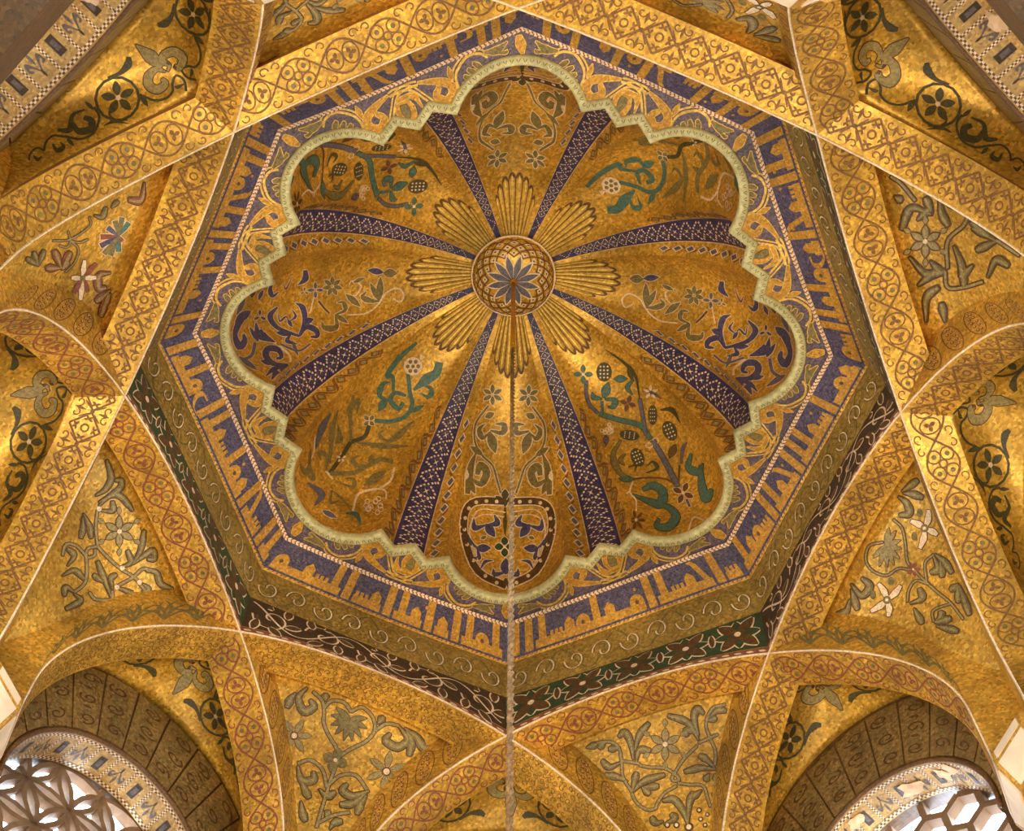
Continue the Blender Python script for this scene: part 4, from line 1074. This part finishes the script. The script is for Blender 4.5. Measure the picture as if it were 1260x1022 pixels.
T.lf((160,792),(224,790),38,'heart_blue').b([(165,790),(132,762),(124,730)], 24, 'heart_blue').b([(165,792),(172,832),(142,832)], 22, 'heart_blue').lf((180,750),(205,740),16,'olive').b([(180,880),(200,850),(235,845)],16,'heart_blue'); T.end('trefoil')
TM = Tracer(f_lobe(4), LDOM, (540,450,.2839))
TM.fl((285,785), 44, 4, 'green', 'cream', 0, .7, 'cream'); TM.end('flower')
TM.lf((290,905),(290,835),50,'heart_blue').b([(288,895),(242,905),(236,880)], 26, 'heart_blue').b([(292,895),(338,905),(344,880)], 26, 'heart_blue').lf((290,920),(290,950),20,'olive_dark'); TM.end('trefoil')
TM.b([(287,600),(287,680),(287,730)], 14, 'olive_dark', 'brown', 2).lf((287,580),(287,535),34,'olive_dark').lf((280,590),(245,565),24,'olive_dark').lf((294,590),(329,565),24,'olive_dark').lf((287,575),(287,612),24,'olive_dark'); TM.end('sprig')
TM.cv.inv = None
for s_ in (1,-1): T.place(f_lobe(4), LOBES[4], s_); T.place(f_lobe(0), LOBES[0], s_)
TM.place(f_lobe(4), LOBES[4]); TM.place(f_lobe(0), LOBES[0])

# ================================================================== WEB PICTURES
WDOM = (-1.05, 1.05, 0, .98)
E1 = dict(e='bronze', ew=5)
def star6(T, c, r, m='sage'):
    T.fl(c, r, 6, m, 'brown', -pi/2, .40, 'cream', 7); T.end('star_flower')
    for a in range(6):
        q = -pi/2+a*pi/3; T.lf((c[0]+r*1.12*math.cos(q), c[1]+r*1.12*math.sin(q)), (c[0]+r*1.6*math.cos(q), c[1]+r*1.6*math.sin(q)), r*.3, m, 'brown', 4); T.end('bud')
def vines(T, stems, leaves, w_s, w_l, m='sage'):
    for p in stems: T.st(p, w_s, 'sage', 'bronze', 6); T.end('stem')
    for p in leaves:
        tp = (.15,.6,1,.55) if len(p) < 4 else (.2,.7,1,.9,.4)
        T.b(p, w_l, m, 'bronze', 8, tp); T.cv.blob(T.P(p), w_l*.42*T.o[2], 'sage', 3, None, 0, tp, 16); T.marks = []; T.end('palm_leaf')
T5 = Tracer(f_web(5), WDOM, (60,560,.2055)); star6(T5, (420,455), 92)
vines(T5, [[(290,330),(280,430),(290,545)],[(290,545),(350,610),(430,680),(510,730),(560,790),(620,840),(780,855)],[(290,545),(232,560),(222,610),(270,600),(275,562)],[(222,590),(226,700),(210,770),(150,820)],[(220,600),(160,540),(100,535),(80,600)],[(410,782),(500,732),(560,680),(620,690)],[(240,820),(280,862),(370,862),(380,812)]],
 [[(300,300),(360,245),(420,240),(470,290),(500,330)],[(300,280),(380,230),(430,190),(430,150),(395,150)],[(310,330),(380,330),(380,275)],[(205,350),(240,420),(252,495)],[(200,370),(202,440),(190,495)],[(280,240),(340,200),(372,130),(345,30)],[(430,670),(490,640),(470,570)],[(500,650),(550,560),(570,450)],[(500,650),(570,600),(622,570),(628,620),(590,622)],[(580,690),(640,700),(670,770),(740,800)],[(370,850),(330,740),(290,635)],[(380,800),(370,740),(402,712)],[(320,760),(265,715)],[(400,790),(480,820),(540,862)],[(560,770),(595,798),(560,822)],[(80,720),(150,690),(210,740)],[(110,660),(150,600),(110,560)],[(150,820),(100,790),(90,840)],[(150,830),(190,870),(100,920)]], 14, 34, 'olive')
for p in ((298,320),(437,675),(540,760),(405,790)): T5.dk(p, 15, 'cream', None, 0, 2)
T5.end('ties')
T4 = Tracer(f_web(4), WDOM, (340,830,.1879))
for a, b in (((480,285),(392,215)),((478,290),(360,265)),((478,292),(358,328)),((478,295),(385,388)),((480,298),(440,430)),((482,298),(495,430)),((484,296),(552,408)),((486,292),(590,352)),((486,288),(592,285))): T4.lf(a, b, 36, 'olive', 'bronze', 5)
T4.end('fan_palmette')
T4.fl((115,400), 118, 6, 'sage', 'brown', .0, .34, 'cream'); T4.rg((115,400),24,9,'brown'); T4.end('star_flower'); T4.fl((720,635), 135, 6, 'sage', 'brown', -.35, .32, 'cream'); T4.rg((720,635),26,9,'brown'); T4.end('star_flower'); T4.fl((385,560), 82, 4, 'olive', 'bronze', .4, .75, 'cream'); T4.end('flower')
vines(T4, [[(240,110),(300,170),(312,240),(310,320),(350,410),(392,480),(400,560),(350,700),(330,770),(290,900),(262,1000)],[(310,220),(360,172),(440,180),(490,242)],[(490,242),(560,212),(632,280),(642,370),(580,440),(480,490),(400,545)],[(640,370),(720,322),(800,332)],[(330,740),(300,620),(220,560),(140,582)],[(340,722),(420,660),(520,660),(592,752)],[(270,970),(380,920),(480,902)]],
 [[(800,335),(858,420),(795,475),(715,430),(745,385)],[(850,360),(882,440),(870,530)],[(840,350),(920,410),(965,480),(1045,462)],[(200,85),(145,150),(180,240),(245,210),(220,165)],[(125,120),(92,160),(70,215)],[(605,762),(500,795),(435,760),(462,715)],[(590,772),(500,842),(415,852)],[(590,790),(552,850),(528,915)],[(140,600),(165,690),(240,690),(242,635)],[(150,680),(190,760),(214,808)],[(320,170),(322,125)],[(665,320),(702,275)],[(320,930),(345,895)],[(160,830),(170,900),(190,960)],[(350,1010),(380,970),(430,960)],[(280,750),(330,795),(385,770)]], 18, 52, 'olive')
T3 = Tracer(f_web(3), WDOM, (690,850,.1825)); star6(T3, (705,360), 108)
vines(T3, [[(530,500),(600,515),(700,520),(770,560),(800,600),(752,602),(760,560)],[(770,550),(830,460),(920,370)],[(790,622),(870,632),(960,640),(990,720),(1010,780)],[(780,640),(700,690),(650,760),(640,792),(580,800),(510,750),(480,690)],[(530,490),(410,470)],[(480,680),(420,580),(410,470),(390,380),(330,342),(240,350)],[(930,350),(1060,292)],[(1040,500),(1042,400),(1000,300),(980,220),(1020,120),(1110,90)],[(1080,540),(1070,680),(1020,702)]],
 [[(490,460),(470,340),(430,278),(392,310)],[(500,400),(530,300),(595,215)],[(510,480),(530,400),(605,400)],[(930,330),(860,215),(725,165)],[(930,300),(900,190),(920,120),(965,152)],[(925,320),(900,268),(848,268),(850,305)],[(1000,180),(1060,130),(1115,132)],[(990,200),(1050,182)],[(480,690),(500,600),(512,550)],[(490,680),(560,610),(700,565)],[(560,650),(660,642)],[(550,650),(598,698)],[(860,900),(820,800),(760,730),(690,742)],[(860,890),(868,760),(892,682)],[(950,670),(885,722)],[(1040,520),(980,460),(935,435)],[(1050,530),(940,520),(835,545)],[(1000,560),(975,605)],[(1040,560),(1042,645)],[(400,382),(325,392)],[(300,342),(258,385)],[(175,382),(245,360)],[(410,480),(330,512),(278,468)],[(450,610),(380,580),(300,565)],[(690,880),(640,890),(615,850)],[(700,900),(770,860),(745,830)]], 16, 46, 'olive')
for p, r in (((865,918),34),((720,905),22),((782,905),24),((945,865),18),((975,905),18),((935,805),20),((990,835),16)): T3.dk(p, r, 'bronze', None, 0, 1.5); T3.dk(p, r*.5, 'cream', None, 0, 2)
T3.end('berries')
T2 = Tracer(f_web(2), WDOM, (1020,570,.2153))
for b in ((345,368),(385,385),(412,438),(416,488),(405,545),(374,578),(335,590),(290,588),(255,540)): T2.lf((325,468), b, 30, 'sage', 'brown', 4)
T2.end('fan_palmette')
for c, ends in (((550,370),((572,265),(470,328),(522,485),(622,408))),((335,780),((285,685),(412,698),(242,845),(342,875)))):
    for e in ends: T2.b([c, ((c[0]+e[0])/2+8,(c[1]+e[1])/2), e], 38, 'cream', 'brown', 5, (.4,1,.5))
    T2.dk(c, 24, 'olive', None, 0, 2).dk(c, 10, 'cream', None, 0, 2.5); T2.end('star_flower')
for p in ((490,415),(520,282),(355,672),(255,752)): T2.dk(p, 17, 'olive', 26); T2.end('bud')
T2.fl((485,605), 42, 5, 'redline', None, 0, .6, 'cream'); T2.end('flower')
vines(T2, [[(770,890),(700,800),(640,750),(570,690),(500,620),(450,560),(440,470),(420,370),(370,320)],[(480,612),(400,600),(330,640),(250,612),(212,550),(232,470),(310,450)],[(570,690),(500,670),(460,720),(450,790)],[(560,680),(552,570),(600,520)],[(700,800),(600,840),(600,905)]],
 [[(400,190),(445,225),(462,285),(405,295)],[(430,170),(480,175),(538,195)],[(420,160),(510,95)],[(130,690),(190,755),(236,700),(190,655)],[(130,720),(165,835)],[(120,780),(100,845),(35,868)],[(600,530),(625,600),(585,625)],[(610,520),(660,560),(706,625)],[(640,560),(650,648)],[(470,800),(535,770),(520,715)],[(490,830),(535,915)],[(610,910),(645,870),(640,845)],[(610,910),(700,885)],[(620,930),(740,958)],[(740,690),(698,725)],[(740,690),(742,795)],[(750,700),(805,865)]], 10, 40, 'olive')
T6 = Tracer(f_web(6), WDOM, (0,200,.1957))
for (e, m) in (((672,405),'bluegrey'),((628,465),'redline'),((628,522),'blue'),((650,572),'olive'),((690,582),'olive'),((742,558),'teal'),((765,495),'redline'),((720,362),'olive'),((765,342),'olive'),((808,375),'teal')): T6.b([(745,460),((745+e[0])/2,(460+e[1])/2),e], 36, m, 'cream', 4, (.2,.8,1))
T6.end('fan_palmette')
for e, m in (((530,612),'cream'),((602,632),'redline'),((602,720),'cream'),((550,810),'redline'),((503,862),'cream'),((462,818),'redline'),((445,722),'cream')): T6.b([(515,725),((515+e[0])/2,(725+e[1])/2),e], 34, m, 'brown', 4, (.3,1,.6))
T6.dk((515,725),18,'olive',None,0,2); T6.end('star_flower')
vines(T6, [[(330,490),(440,480),(560,400),(560,340)],[(440,490),(490,540),(470,620),(410,685)],[(440,490),(500,500),(550,480)],[(370,520),(420,530),(440,490),(425,430)]], [], 8, 30)
vines(T6, [], [[(690,690),(620,708),(618,785),(665,785)],[(690,800),(600,872)],[(680,810),(630,965)],[(905,125),(885,232),(805,232)],[(380,660),(285,662)],[(380,660),(340,550)],[(385,660),(440,560)],[(385,670),(425,620)],[(690,820),(650,900)]], 8, 48, 'redline')
vines(T6, [], [[(235,645),(165,600)],[(235,645),(210,560)],[(238,645),(275,550)],[(590,330),(640,340),(665,280)],[(700,280),(740,240)]], 8, 34, 'olive')
T1 = Tracer(f_web(1), WDOM, (1060,180,.3328)); star6(T1, (238,350), 58)
vines(T1, [[(320,450),(320,350),(380,290),(400,240)],[(310,460),(320,520),(380,520),(450,500)],[(500,345),(585,402)],[(200,200),(150,140),(110,110)]],
 [[(260,250),(185,228),(150,305)],[(210,270),(252,230)],[(262,240),(238,190)],[(290,190),(300,250),(322,292)],[(290,180),(352,225)],[(180,410),(240,470),(312,460)],[(212,512),(275,460)],[(258,425),(300,470)],[(345,370),(372,440),(382,520)],[(412,440),(368,482)],[(240,645),(242,560),(285,520)],[(310,645),(298,580)],[(500,345),(415,300)],[(500,350),(428,382)],[(500,350),(408,278)],[(470,480),(500,420),(545,440)],[(125,185),(150,200)]], 9, 26, 'olive')
for T, k, su in ((T5,5,1),(T4,4,1),(T3,3,1),(T2,2,1),(T6,6,1),(T1,1,1),(T3,7,-1),(T2,0,-1)): T.place(f_web(k), WEBS[k], su)

# ================================================================== SPANDREL SHELLS: roundels and palmettes
TC = Tracer(f_span(7), (-1,1,0,1), (0,0,.2063)); TSd = Tracer(f_span(7), (-1,1,0,1), (0,0,.2063))
TC.b([(1000,425),(1008,385),(968,365),(985,322),(1045,308),(1092,350),(1070,402),(1040,392)], 52, 'sage', 'bronze', 6, (.2,.5,.9,1,1,.8,.4), 28).b([(985,428),(935,412),(888,450),(888,508),(938,535),(985,502),(968,470)], 52, 'sage', 'bronze', 6, (.2,.6,1,1,1,.8,.4), 28).b([(965,398),(895,335),(812,268)], 78, 'sage', 'bronze', 6, (.2,.8,1,.6,.1), 18); TC.end('palmette')
TSd.st([(1110,545),(1098,480),(1050,450),(1028,500),(1030,545),(990,588),(920,600),(850,572)], 15, 'olive_dark').b([(1100,500),(1060,520),(1040,515)],26,'olive_dark',None); TSd.end('stem')
TSd.rg((700,590), 130, 17, 'olive_dark'); TSd.fl((705,585), 104, 5, 'olive_dark', None, -1.75, .48, 'cream'); TSd.b([(660,640),(655,690),(700,720),(760,715)],14,'olive_dark',None,tp=(1,1)); TSd.end('roundel')
TSd.b([(640,462),(715,435),(762,385),(768,338)], 52, 'olive_dark', None, 0, (.2,.5,1,.5)).lf((835,560),(882,638),36,'olive_dark',None).b([(620,752),(680,728),(770,740)], 22, 'olive_dark', None); TSd.end('leaf')
TSd.st([(560,640),(592,700),(562,790),(480,832),(385,815)], 15, 'olive_dark').b([(345,778),(415,775),(432,690),(505,655)], 40, 'olive_dark', None, 0, (.4,1,.6,.3)).b([(432,735),(470,785),(540,772),(545,722),(500,702)], 46, 'olive_dark', None, 0, (.5,1,1,.6)).lf((560,655),(505,605),26,'olive_dark',None); TSd.end('scroll_leaf')
TSd.st([(400,820),(320,812),(275,850),(262,905)], 13, 'olive_dark').b([(315,860),(340,900),(380,880),(360,850)], 34, 'olive_dark', None).lf((400,830),(442,872),26,'olive_dark',None); TSd.end('scroll_leaf')
TSd.st([(262,900),(220,885),(180,920),(175,960)], 11, 'olive_dark').b([(200,930),(225,955),(250,935)],24,'olive_dark',None); TSd.end('scroll_leaf')
for i in range(8):
    TC.place(f_span(i), SPANS[i])
    for sg in (-1,1): TSd.place(f_span(i), SPANS[i], sg)
# voussoir scrolls
for i in (2,3,4,5,6):
    n, t = cs(VANG[i])
    def f_vs(u, v, n=n, t=t):
        r0, r1 = WRI+.014, WRE-.006; y = ((1-v)*r0+v*r1)*np.sin(u); z = ((1-v)*WCZ+v*WEZ)+((1-v)*r0+v*r1)*np.cos(u)
        return n*(0*u+WD-.0065)[:,None]+t*y[:,None]+np.stack([0*u,0*u,z],1)
    cv = Canvas(f_vs, None, .0012, 0)
    vk = [o for o in WINS[i].children if o.name.startswith('voussoir')]
    for k, vo in enumerate(vk):
        a = -pi/2*1.06+pi*1.06*(k+.5)/13
        for v in (.18,.5,.82): cv.spiral((a+rng.uniform(-.03,.03), v), .085, .02, rng.uniform(0,6), rng.choice([-1,1])*1.2, .018, 'bronze', 1); cv.spiral((a+rng.uniform(-.05,.05), v+.12), .05, .01, rng.uniform(0,6), 1, .014, 'olive', 1)
        for v in (.35,.65): cv.leaf((a-.04,v), .3, .09, .04, 'olive' if k % 2 else 'brown', 1)
        cv.build('scrollwork', vo)

# ================================================================== HANGING CHAIN from the boss
ch = empty('lamp_chain', (0,0,-2.6), 'long twisted lamp cord hanging from the boss of the dome', 'cord')
zt = BZ-BD
mb = MB(); mb.tube([(0,0,zt+.01),(0,0,zt-.02)], .012, 'rod', 10); mb.build('collar', ch, True)
mb = MB(); mb.tube([(0,0,z) for z in np.linspace(zt, zt-.62, 5)], .0068, 'rod', 8); mb.build('rod', ch, True)
zs = np.arange(zt-.60, -2.6, -.008)
for k in range(2):
    ph = zs*2*pi/.05+k*pi; mb = MB(); mb.tube(np.stack([.0030*np.cos(ph), .0030*np.sin(ph), zs],1), .0040, 'rope', 5); mb.build('strand', ch, True)
q = np.linspace(0,2*pi,20,endpoint=False); mb = MB(); mb.tube(np.stack([.03*np.cos(q), 0*q, -2.63+.03*np.sin(q)],1), .006, 'iron', 6, True); mb.build('ring', ch, True)

# ================================================================== LABELS
RT = ['gold rib with diamond mosaic beside the web of white star flowers','pale gold rib with rosette chain mosaic beside the star-flower web near the chain-link rosettes','gold rib with diamond mosaic and brown scroll frieze beside the web of two white flowers','gold rib with red rosette chain and green flower frieze meeting the honeycomb window bay','gold rib with fine scribbled mosaic and brown scroll frieze beside the heart-vine web','gold rib with red rosette chain and green flower frieze beside the petal-lattice window','bright gold rib with diamond mosaic beside the coloured fan palmette web','pale gold rib with rosette chain mosaic running to the peeling west window reveal']
RT[1] = 'pale gold rib with rosette chain mosaic beside the buff star-flower web'
for o, l in zip(RIBS, RT): tag(o, l, 'rib', 'crossing gold ribs')
WT = ['gold web panel with white star flowers beyond the pale diamond rib','gold web panel with buff star flower and pale leaves','gold web panel with two white flowers and a fan palmette','gold web panel with star flower and berries beside the front bay','gold web panel with heart-shaped vine around a fan palmette','gold web panel with star flower and dark curling leaves','gold web panel with red, blue and green fan palmette','gold web panel with leafy vine beyond the pale rosette rib']
for o, l in zip(WEBS, WT): tag(o, l, 'vault panel', 'gold webs between the ribs')
ST = ['gold crescent shell with roundels over the back window','gold crescent shell with roundels beside the peeling east window reveal','gold crescent shell with dark roundels over the east window','gold crescent shell with roundels above the honeycomb-lattice window','gold crescent shell with palmette above the front window, behind the cord','gold crescent shell with roundels above the petal-lattice window','gold crescent shell with dark roundels over the west window','sparkling gold crescent shell with roundels beside the peeling west window reveal']
for o, l in zip(SPANS, ST): tag(o, l, 'spandrel', 'gold crescent shells over the windows')

floodlight(-1.9,-3.4,3.4,(0.3,0.6,11.8), 2000, 'black floodlight on a tall stand beside the nave arch, west side')
floodlight(1.9,-3.4,3.4,(-0.3,0.6,11.8), 2000, 'black floodlight on a tall stand beside the nave arch, east side')
floodlight(-2.6,1.6,3.4,(0.4,-0.6,11.8), 900, 'black floodlight on a tall stand near the west wall')
floodlight(2.6,1.6,3.4,(-0.4,-0.6,11.8), 900, 'black floodlight on a tall stand near the east wall')
